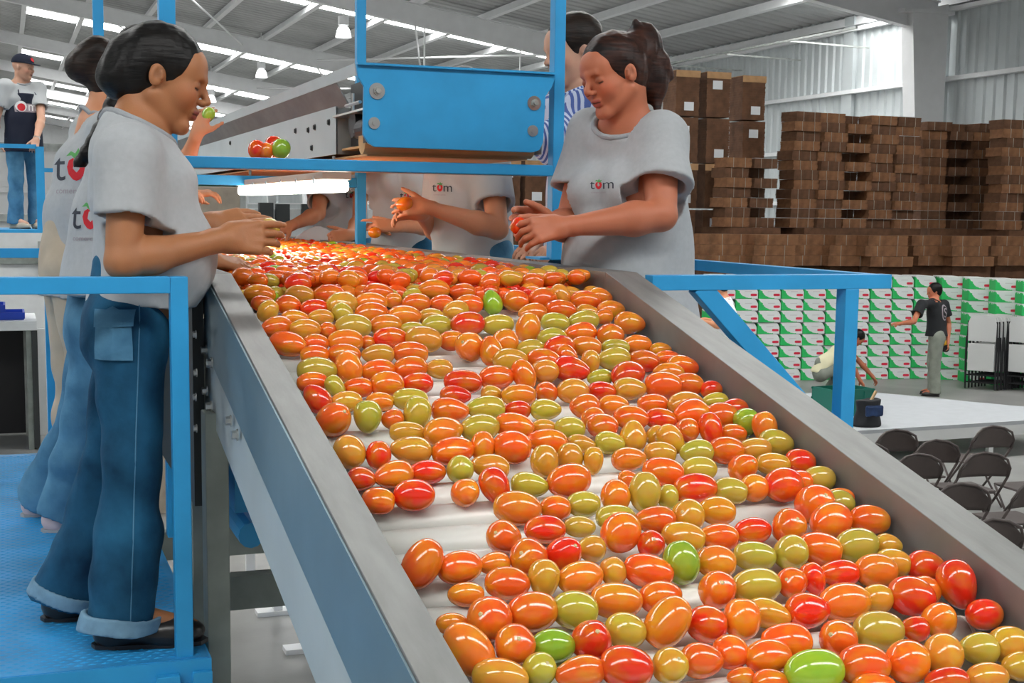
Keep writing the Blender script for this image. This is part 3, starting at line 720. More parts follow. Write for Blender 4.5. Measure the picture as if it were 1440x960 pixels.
    for y in (41.0, 55.0, 69.0):
        x = at(482, 45, y=41.0)[0]+.02
        if base is None:
            L = empty('high_bay_lamp', (x, y, 8.05))
            q = MB(); q.cyl((0, 0, .35), (0, 0, 1.6), .02, seg=6); q.build('hanging_rod', M['white_paint'], L)
            q = MB(); q.cyl((0, 0, .12), (0, 0, .38), .16, seg=14); q.build('ballast_box', M['white_paint'], L, smooth=False)
            bm = bmesh.new(); R = [(.08, .10), (.15, .06), (.20, -.04), (.235, -.18), (.24, -.24)]
            rings = [[bm.verts.new((r*math.cos(a*math.pi/8), r*math.sin(a*math.pi/8), z)) for a in range(16)] for r, z in R]
            for i in range(len(rings)-1):
                for k in range(16): bm.faces.new((rings[i][k], rings[i][(k+1) % 16], rings[i+1][(k+1) % 16], rings[i+1][k]))
            me = bpy.data.meshes.new('reflector'); bm.to_mesh(me); bm.free(); link('reflector', me, mat('glowing_reflector', (.95, .95, .95), emit=1.5), L, True)  # reflector is given its own glow while the bulb stays unlit
            q = MB(); q.sph((0, 0, -.08), .09); q.build('bulb', mat('lamp_off_glass', (.45, .47, .48), rough=.2), L, smooth=True)
            base = L
        else: L = copy_tree(base); L.location = (x, y, 8.05)
        tag(L, lab[y], 'lamp', 'high-bay lamps under the roof')
build_hall()

# ------------------------------------------------------------------ sorting line
TH = math.atan(.2235); O_ = V3(.539, 3.5, 2.512); U_ = V3(1, 0, 0); V_ = V3(0, -math.cos(TH), -math.sin(TH)); N_ = V3(0, -math.sin(TH), math.cos(TH))
def bp(u, v, h): return tuple(O_+U_*u+V_*v+N_*h)
BW = 1.048; VE = 2.75; YE = 8.2
ROLR = .0352; TAPER = .056
def build_line():
    c = empty('roller_conveyor', (1.06, 2.2, 0)); tag(c, 'inclined stainless roller conveyor with white rollers full of tomatoes', 'conveyor')
    c0 = Vector(c.location)
    def B(mb, name, m, par=c, **k):
        o = mb.build(name, m, None, **k); o.data.transform(Matrix.Translation(-c0)); o.parent = par; return o
    t = .004
    # left rail: folded sheet (inner lip, top, outer face)
    l = MB(); l.prism([bp(-.063, 0, 0), bp(0, 0, 0), bp(0, 0, -.105), bp(-t, 0, -.105), bp(-t, 0, -t), bp(-.059, 0, -t), bp(-.059, 0, -.19), bp(-.063, 0, -.19)], tuple(V_*VE)); B(l, 'side_rail', M['steel'], bevel=.0012)
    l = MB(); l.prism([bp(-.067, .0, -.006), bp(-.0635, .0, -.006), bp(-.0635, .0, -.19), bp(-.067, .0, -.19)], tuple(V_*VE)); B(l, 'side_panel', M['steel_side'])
    l = MB(); x = O_[0]-.069
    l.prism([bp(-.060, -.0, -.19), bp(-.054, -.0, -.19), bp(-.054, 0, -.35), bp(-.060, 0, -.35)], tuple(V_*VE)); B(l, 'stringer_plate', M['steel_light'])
    r = MB(); r.prism([bp(BW, 0, 0), bp(BW+.096, 0, 0), bp(BW+.096, 0, -.2), bp(BW+.092, 0, -.2), bp(BW+.092, 0, -t), bp(BW+t, 0, -t), bp(BW+t, 0, -.13), bp(BW, 0, -.13)], tuple(V_*VE-U_*TAPER*VE)); B(r, 'side_rail', M['steel'], bevel=.0012)
    # under-tray
    u = MB(); u.prism([bp(.01, 0, -.165), bp(BW-.03-TAPER*VE, 0, -.165), bp(BW-.03-TAPER*VE, 0, -.17), bp(.01, 0, -.17)], tuple(V_*VE)); B(u, 'under_tray', M['dark_shade_steel'])  # near-black colour paints the shade in the gaps between rollers
    # rollers
    rm = MB(); rm.cyl((.012, 0, 0), (BW-.042, 0, 0), ROLR, seg=28); me = rm.mesh('roller'); me.materials.append(M['roller'])
    me.polygons.foreach_set('use_smooth', [len(p.vertices) == 4 for p in me.polygons])
    cm = MB(); cm.cyl((-.003, 0, 0), (.004, 0, 0), .036, seg=28); cm.cyl((.003, 0, 0), (.040, 0, 0), .008, seg=10); mc = cm.mesh('roller_cap'); mc.materials.append(M['roller_cap'])
    n = int(VE/.0917)
    for i in range(n):
        v = .075+i*.0917; p = Vector(bp(0, v, -.0855-ROLR))-c0
        o = bpy.data.objects.new('roller', me); col.objects.link(o); o.parent = c; o.location = p; L0 = BW-.054; L1 = BW-TAPER*v-.054; o.scale = ((L1+.012)/(L0+.012), 1, 1)
        q = bpy.data.objects.new('axle_cap', mc); col.objects.link(q); q.parent = c; q.location = p+Vector((L1+.013, 0, 0))
    # bolts on the near side
    for px, py in ((293, 492), (301, 510), (294, 549), (300, 571), (328, 591), (337, 611), (283, 470)):
        P = at(px, py, x=O_[0]-.063); hb = hexbolt('bolt', (O_[0]-.067, P[1], P[2]), (-1, 0, 0), .010, None, depth=.014); hb.data.transform(Matrix.Translation(-c0)); hb.parent = c
    for y, zt in ((3.42, 2.17), (1.75, 1.76)):
        for xx in (O_[0]-.075, O_[0]+BW+.03):
            g = MB(); g.box((xx-.012, y-.04, 0.02), (xx+.045, y+.04, zt)); B(g, 'leg', M['leg'], bevel=.003)
            g = MB(); g.box((xx-.05, y-.06, 0), (xx+.08, y+.06, .02)); B(g, 'foot', M['leg'])
    for y, z in ((3.46, 1.30), (3.46, .6), (1.75, .7)):
        g = MB(); g.box((O_[0]-.05, y-.03, z), (O_[0]+BW+.03, y+.03, z+.08)); B(g, 'cross_bar', M['leg'])
    # flat sorting table behind the crest
    s = empty('sorting_table', (1.06, 5.8, 0)); tag(s, 'level stainless sorting table heaped with tomatoes where the workers stand', 'table'); s0 = Vector(s.location)
    def S(mb, name, m, par=s, **k):
        o = mb.build(name, m, None, **k); o.data.transform(Matrix.Translation(-s0)); o.parent = par; return o
    x0, x1, z = O_[0], O_[0]+BW, O_[2]
    g = MB(); g.box((x0-.072, 3.503, z-.004), (x0, YE, z)); g.box((x0-.004, 3.503, z-.14), (x0, YE, z-.004)); S(g, 'side_rail', M['steel'])
    g = MB(); g.box((x0-.10, 3.50, z-.60), (x0-.072, YE, z-.002)); S(g, 'skirt', M['dark_shade_steel'])  # table side lies in shade; the darkness is put into its colour
    g = MB(); g.box((x1, 3.503, z-.004), (x1+.092, YE, z)); g.box((x1, 3.503, z-.14), (x1+.004, YE, z-.004)); g.box((x1+.088, 3.503, z-.5), (x1+.092, YE, z-.004)); S(g, 'side_rail', M['steel'])
    g = MB(); g.box((x0, 3.503, z-.145), (x1, YE, z-.14)); S(g, 'table_bed', M['steel'])
    g = MB(); g.box((x0-.072, YE, z-.2), (x1+.092, YE+.02, z)); S(g, 'end_plate', M['steel'])
    for y in (3.9, 5.6, 7.4):
        for xx in (x0-.06, x1+.03):
            g = MB(); g.box((xx, y-.03, 0.02), (xx+.05, y+.03, z-.15)); S(g, 'leg', M['leg'])
    for y, zz in ((3.95, 1.50), (4.9, 1.42)):
        g = MB(); g.box((x0-.05, y-.03, zz), (x1+.06, y+.03, zz+.10)); S(g, 'cross_bar', M['leg'])
    for px, py in ((276, 470), (277, 524), (277, 602), (276, 558)):
        P = at(px, py, x=x0-.1); hb = hexbolt('bolt', (x0-.1, P[1], P[2]), (-1, 0, 0), .008, None); hb.data.transform(Matrix.Translation(-s0)); hb.parent = s
    # drive box under the table
    d = MB(); d.box((.56, 3.62, 1.86), (.70, 3.9, 1.98)); d.cyl((.60, 3.60, 1.8), (.60, 3.9, 1.8), .035); S(d, 'drive_motor', M['blue'])
    # small stand-alone machine feet seen through the gap below
    for px, py, nm in ((352, 822, 'short pale steel stand seen under the incline, furthest back'), (390, 862, 'short pale steel stand seen under the incline, in the middle'), (432, 914, 'short pale steel stand seen under the incline, nearest the bottom')):
        P = at(px, py, z=0.0); k = empty('steel_stand', tuple(P)); tag(k, nm, 'stand', 'steel stands on the floor under the conveyor')
        g = MB(); g.box((-.03, -.03, .02), (.03, .03, .95)); g.build('leg', M['white_paint'], k); g = MB(); g.box((-.14, -.06, 0), (.14, .06, .03)); g.build('foot', M['white_paint'], k)
        g = MB(); g.box((-.5, -.02, .9), (.6, .04, .98)); g.build('top_bar', M['leg'], k)
build_line()

def build_gantry():
    y = 4.38
    g = empty('support_frame', (1.1, y, 1.62)); tag(g, 'near bright blue square-tube frame carrying the overhead conveyor', 'frame'); g0 = Vector(g.location)
    def G(name, lo, hi, par=g, base=None, m=None, bevel=.003):
        b = MB(); b.box(lo, hi); o = b.build(name, m or M['blue'], None, bevel=bevel); o.data.transform(Matrix.Translation(-(base or g0))); o.parent = par; return o
    xa = at(781.5, 0, y=y)[0]; zb = at(500, 241, y=y)[2]; zt = at(500, 225, y=y)[2]
    G('post', (xa, y, 2.512), (xa+.040, y+.05, 5.0)); xb = at(247, 20, y=y)[0]
    G('post', (xb-.05, y, 1.62), (xb, y+.05, 5.0)); G('beam', (xb-.02, y-.004, zb), (xa, y+.04, zt))
    b = MB(); b.box((xa-.035, y+.02, 2.512), (xa+.075, y+.16, 2.52)); o = b.build('base_plate', M['blue'], None); o.data.transform(Matrix.Translation(-g0)); o.parent = g
    y2 = 6.3; g2 = empty('support_frame', (1.1, y2, 1.62)); tag(g2, 'far blue square-tube frame with thinner looking posts behind the first', 'frame'); b2 = Vector(g2.location)
    xc = at(502, 40, y=y2)[0]; xd = at(131, 40, y=y2)[0]; zz = at(490, 256, y=y2)[2]
    G('post', (xc, y2, 1.62), (xc+.045, y2+.045, 5.0), g2, b2); G('post', (xd, y2, 1.62), (xd+.045, y2+.045, 5.0), g2, b2); G('beam', (xd, y2, zz-.025), (xc, y2+.04, zz+.02), g2, b2)
    # overhead conveyor
    oc = empty('overhead_conveyor', (1.4, 6, 3.0)); tag(oc, 'overhead belt conveyor of sheet metal with a blue end plate', 'conveyor'); q0 = Vector(oc.location)
    def Q(mb, name, m, **k):
        par = k.pop('par', oc); o = mb.build(name, m, None, **k); o.data.transform(Matrix.Translation(-q0)); o.parent = par; return o
    yp = 4.33
    pts = [(501.6, 88.2), (503.6, 109), (511.7, 121), (510.5, 189), (517.7, 201), (527, 206.5), (749, 214.3), (759, 211), (764, 200), (767.5, 135), (776, 123), (780, 112), (781, 105.8)]
    P = [tuple(at(a, b_, y=yp)) for a, b_ in pts]
    m_ = MB(); m_.prism(P, (0, .014, 0)); plate = Q(m_, 'end_plate', M['blue'], bevel=.002)
    zt = P[0][2]; m_ = MB(); m_.box((P[0][0], yp-.012, zt-.006), (P[-1][0], yp+.02, zt+.001)); Q(m_, 'plate_lip', M['blue'], par=plate)
    for px, py, R, r in ((530, 128, .026, .012), (751, 145, .024, .011)):
        p = at(px, py, y=yp); b = MB(); b.cyl((p[0], yp, p[2]), (p[0], yp-.004, p[2]), R, seg=24); w = Q(b, 'washer', M['bolt'], par=plate)
        b = MB(); b.cyl((p[0], yp-.004, p[2]), (p[0], yp-.014, p[2]), r*1.15, seg=6); b.cyl((p[0], yp-.014, p[2]), (p[0], yp-.022, p[2]), r*.7, seg=10); Q(b, 'hex_bolt', M['galv'], par=plate)
    for px, py in ((526, 173), (749, 184)):
        p = at(px, py, y=yp); b = MB(); b.cyl((p[0], yp, p[2]), (p[0], yp-.004, p[2]), .019, seg=20); b.cyl((p[0], yp-.004, p[2]), (p[0], yp-.010, p[2]), .008, seg=10); Q(b, 'washer', M['bolt'], par=plate)
    x0 = P[0][0]-.004; x1 = P[-1][0]; xi = P[3][0]+.02; ye = 9.6
    # folded side sheets: sloping hopper lip above, vertical side below
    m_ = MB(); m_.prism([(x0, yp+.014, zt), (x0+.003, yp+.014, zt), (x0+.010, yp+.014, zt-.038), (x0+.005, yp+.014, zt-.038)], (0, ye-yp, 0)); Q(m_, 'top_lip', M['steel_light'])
    m_ = MB(); m_.prism([(x0+.006, yp+.30, zt-.038), (x0+.010, yp+.30, zt-.038), (xi+.012, yp+.30, zt-.115), (xi+.006, yp+.30, zt-.115)], (0, ye-yp-.3, 0)); Q(m_, 'hopper_side', M['steel'])
    ys = at(473, 150, x=xi)[1]
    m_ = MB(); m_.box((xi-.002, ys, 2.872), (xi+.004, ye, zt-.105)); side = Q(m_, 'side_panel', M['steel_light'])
    m_ = MB(); m_.box((xi, ys, 2.872), (xi+.12, ys+.004, zt-.11)); Q(m_, 'gusset', M['galv'])
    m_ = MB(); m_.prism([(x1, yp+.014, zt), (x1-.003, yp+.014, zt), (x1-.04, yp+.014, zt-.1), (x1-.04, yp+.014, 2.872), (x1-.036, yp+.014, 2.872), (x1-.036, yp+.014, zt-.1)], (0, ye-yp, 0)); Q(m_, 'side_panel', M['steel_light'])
    m_ = MB(); m_.box((xi+.02, yp+.03, 2.885), (x1-.06, ye, 2.892)); m_.cyl((xi+.0, yp+.095, 2.905), (x1-.05, yp+.095, 2.905), .046, seg=20); m_.box((xi+.02, yp+.1, 2.855), (x1-.06, ye, 2.862)); Q(m_, 'belt', M['belt'])
    m_ = MB(); m_.box((xi-.01, yp+.03, zt-.145), (xi+.09, ys+.02, zt-.138)); Q(m_, 'bracket_shelf', M['bolt'])
    m_ = MB(); m_.cyl((xi+.02, yp+.05, zt-.20), (xi+.02, yp+.16, zt-.20), .032, seg=16); m_.box((xi+.0, yp+.04, zt-.25), (xi+.05, yp+.08, zt-.16)); m_.cyl((xi+.02, yp+.15, zt-.21), (xi+.02, yp+.22, zt-.21), .02, seg=12); Q(m_, 'drive_bearing', M['black'])
    m_ = MB(); m_.box((xi+.05, yp+.17, 2.90), (xi+.30, ys-.01, zt-.03)); m_.cyl((xi+.05, yp+.28, 2.97), (xi+.012, yp+.28, 2.97), .05, seg=16); Q(m_, 'drive_motor', M['black'])
    m_ = MB(); m_.cyl((xi-.004, yp+.1, zt-.115), (xi-.004, yp+.3, zt-.115), .006, seg=8); m_.cyl((xi-.004, yp+.20, zt-.14), (xi-.004, yp+.20, zt-.08), .005, seg=8); Q(m_, 'tension_screw', M['bolt'])
    for px, py in ((464, 172), (417, 184), (435, 183), (444, 179), (325, 201), (440, 208), (380, 196)):
        p = at(px, py, x=xi); hb = hexbolt('bolt', (xi-.002, p[1], p[2]), (-1, 0, 0), .009, None, M['dark_shade_steel']); hb.data.transform(Matrix.Translation(-q0)); hb.parent = oc
    # cross bars above carrying the conveyor
    m_ = MB(); m_.box((xb, 4.44, zb), (xa, 4.50, zb+.012)); Q(m_, 'tray_ledge', M['galv'])
    # fluorescent fitting under the belt
    xl = 1.085; ya = at(474, 262, x=xl)[1]; yb = at(347, 268, x=xl)[1]; zl = at(474, 270, x=xl)[2]
    la = empty('fluorescent_fitting', (xl, ya, zl)); tag(la, 'lit fluorescent fitting glowing low over the sorting table', 'lamp'); Ln = yb-ya
    m_ = MB(); m_.box((-.045, 0, .0), (.045, Ln, .042)); m_.build('diffuser', M['tube'], la, bevel=.014, smooth=True, seg=3)
    m_ = MB(); m_.box((-.052, .0, .043), (.052, Ln, .068)); hs_ = m_.build('housing', M['lamp_grey'], la, bevel=.003)
    for k in range(6):
        m_ = MB(); m_.box((-.056, .12+k*Ln/6, .030), (-.046, .14+k*Ln/6, .055)); m_.build('clip', M['bolt'], hs_)
    m_ = MB(); m_.cyl((0, .05, .068), (0, .05, 2.862-zl), .006); m_.cyl((0, Ln-.1, .068), (0, Ln-.1, 2.862-zl), .006); m_.build('hanger', M['galv'], la)
    # green board and tan sheet further along under the conveyor
    p = at(282, 251, y=8.6); p2 = at(345, 263, y=8.6); gb = MB(); gb.box((p[0]-.5, 8.6, p2[2]), (p2[0], 8.65, p[2]))
    tag(gb.build('green_board', M['green_plate']), 'flat dark green board hanging under the far end of the overhead belt', 'board')
build_gantry()

def build_platforms():
    z = 1.62
    # left platform
    p = empty('work_platform', (-.6, 4.6, 0)); tag(p, 'blue raised steel work platform with studded deck the women stand on', 'platform'); b0 = Vector(p.location)
    def A(name, lo, hi, m, par=p, base=b0, bevel=0):
        b = MB(); b.box(lo, hi); o = b.build(name, m, None, bevel=bevel); o.data.transform(Matrix.Translation(-base)); o.parent = par; return o
    A('deck', (-1.6, 3.165, z-.006), (.425, 6.07, z), M['blue_deck'])
    lv = []; lf = []; k = 0
    for iy in range(150):
        for ix in range(52):
            x = .40-ix*.030-(iy % 2)*.015; y = 3.19+iy*.019; n = len(lv)
            if y > 6.05: continue
            lv += [(x-.011, y, z), (x, y-.0035, z), (x+.011, y, z), (x, y+.0035, z), (x, y, z+.0028)]; lf += [(n, n+1, n+4), (n+1, n+2, n+4), (n+2, n+3, n+4), (n+3, n, n+4)]
    me = bpy.data.meshes.new('tread_lugs'); me.from_pydata([(a-b0[0], b-b0[1], c_-b0[2]) for a, b, c_ in lv], [], lf); lg = link('tread_lugs', me, M['blue'], p); lg['kind'] = 'stuff'
    A('fascia', (-1.6, 3.16, z-.16), (.43, 3.166, z-.002), M['blue']); A('side_channel', (.424, 3.166, z-.16), (.430, 6.07, z-.002), M['blue']); A('far_edge', (-1.6, 6.07, z-.14), (.43, 6.08, z), M['blue'])
    A('bracket', (.30, 3.135, z-.15), (.355, 3.16, z-.03), M['blue'], bevel=.002); A('bracket', (.385, 3.145, z-.15), (.43, 3.16, z-.03), M['blue'], bevel=.002)
    for x in (.328, .408): hb = hexbolt('bolt', (x, 3.137, z-.085), (0, -1, 0), .011, None, M['blue']); hb.data.transform(Matrix.Translation(-b0)); hb.parent = p
    for x, y in ((-1.5, 3.25), (.36, 3.3), (-1.5, 6.0), (.36, 6.0)): A('leg', (x-.03, y-.03, 0), (x+.03, y+.03, z-.006), M['blue'])
    # rails, left
    r = empty('guard_rail', (.37, 3.2, z)); tag(r, 'blue square-tube guard rail at the near edge of the left platform', 'railing'); r0 = Vector(r.location)
    xp = at(265, 430, y=3.18)[0]; A('post', (xp-.040, 3.18, z-.15), (xp, 3.22, 2.52), M['blue'], r, r0, .002); A('top_rail', (-1.6, 3.18, 2.482), (xp-.040, 3.22, 2.52), M['blue'], r, r0, .002)
    A('post', (-1.6, 3.18, z-.15), (-1.56, 3.22, 2.482), M['blue'], r, r0, .002)
    r = empty('guard_rail', (.15, 6.1, z)); tag(r, 'blue guard rail at the far end of the left platform', 'railing'); r0 = Vector(r.location)
    za = at(35, 349, y=6.1)[2]; xq = at(62, 400, y=6.1)[0]; A('post', (xq, 6.085, z-.1), (xq+.045, 6.125, za), M['blue'], r, r0, .002); A('top_rail', (-1.6, 6.085, za-.04), (xq, 6.125, za), M['blue'], r, r0, .002); A('post', (-1.6, 6.085, z-.1), (-1.56, 6.125, za-.04), M['blue'], r, r0, .002)
    # right platform
    p = empty('work_platform', (2.1, 5.5, 0)); tag(p, 'blue raised work platform on the right behind the conveyor', 'platform'); b0 = Vector(p.location)
    A('deck', (1.76, 3.5, z-.006), (2.52, 8.4, z), M['blue_deck'], p, b0); A('fascia', (1.76, 3.495, z-.14), (2.52, 3.5, z-.002), M['blue'], p, b0)
    for x, y in ((1.8, 3.55), (2.47, 3.55), (1.8, 8.3), (2.47, 8.3)): A('leg', (x-.03, y-.03, 0), (x+.03, y+.03, z-.01), M['blue'], p, b0)
    r = empty('guard_rail', (2.43, 3.5, z)); tag(r, 'blue square-tube guard rail with a diagonal brace beside the woman on the right', 'railing'); r0 = Vector(r.location)
    A('top_rail', (1.705, 3.44, 2.462), (2.508, 3.49, 2.505), M['blue'], r, r0, .002); xr = at(1189.7, 410, y=3.44)[0]
    A('post', (xr, 3.44, z-.15), (xr+.047, 3.49, 2.462), M['blue'], r, r0, .002)
    b = MB(); b.bar((1.862, 3.465, 2.475), (2.345, 3.465, 1.99), .045, .055, (1, 0, 1)); o = b.build('brace', M['blue'], None, bevel=.002); o.data.transform(Matrix.Translation(-r0)); o.parent = r
    A('side_rail', (2.49, 3.49, 2.462), (2.53, 8.4, 2.502), M['blue'], r, r0, .002)
    for y in (5.0, 6.45, 8.3): A('side_post', (2.49, y, z), (2.53, y+.04, 2.462), M['blue'], r, r0, .002)
build_platforms()
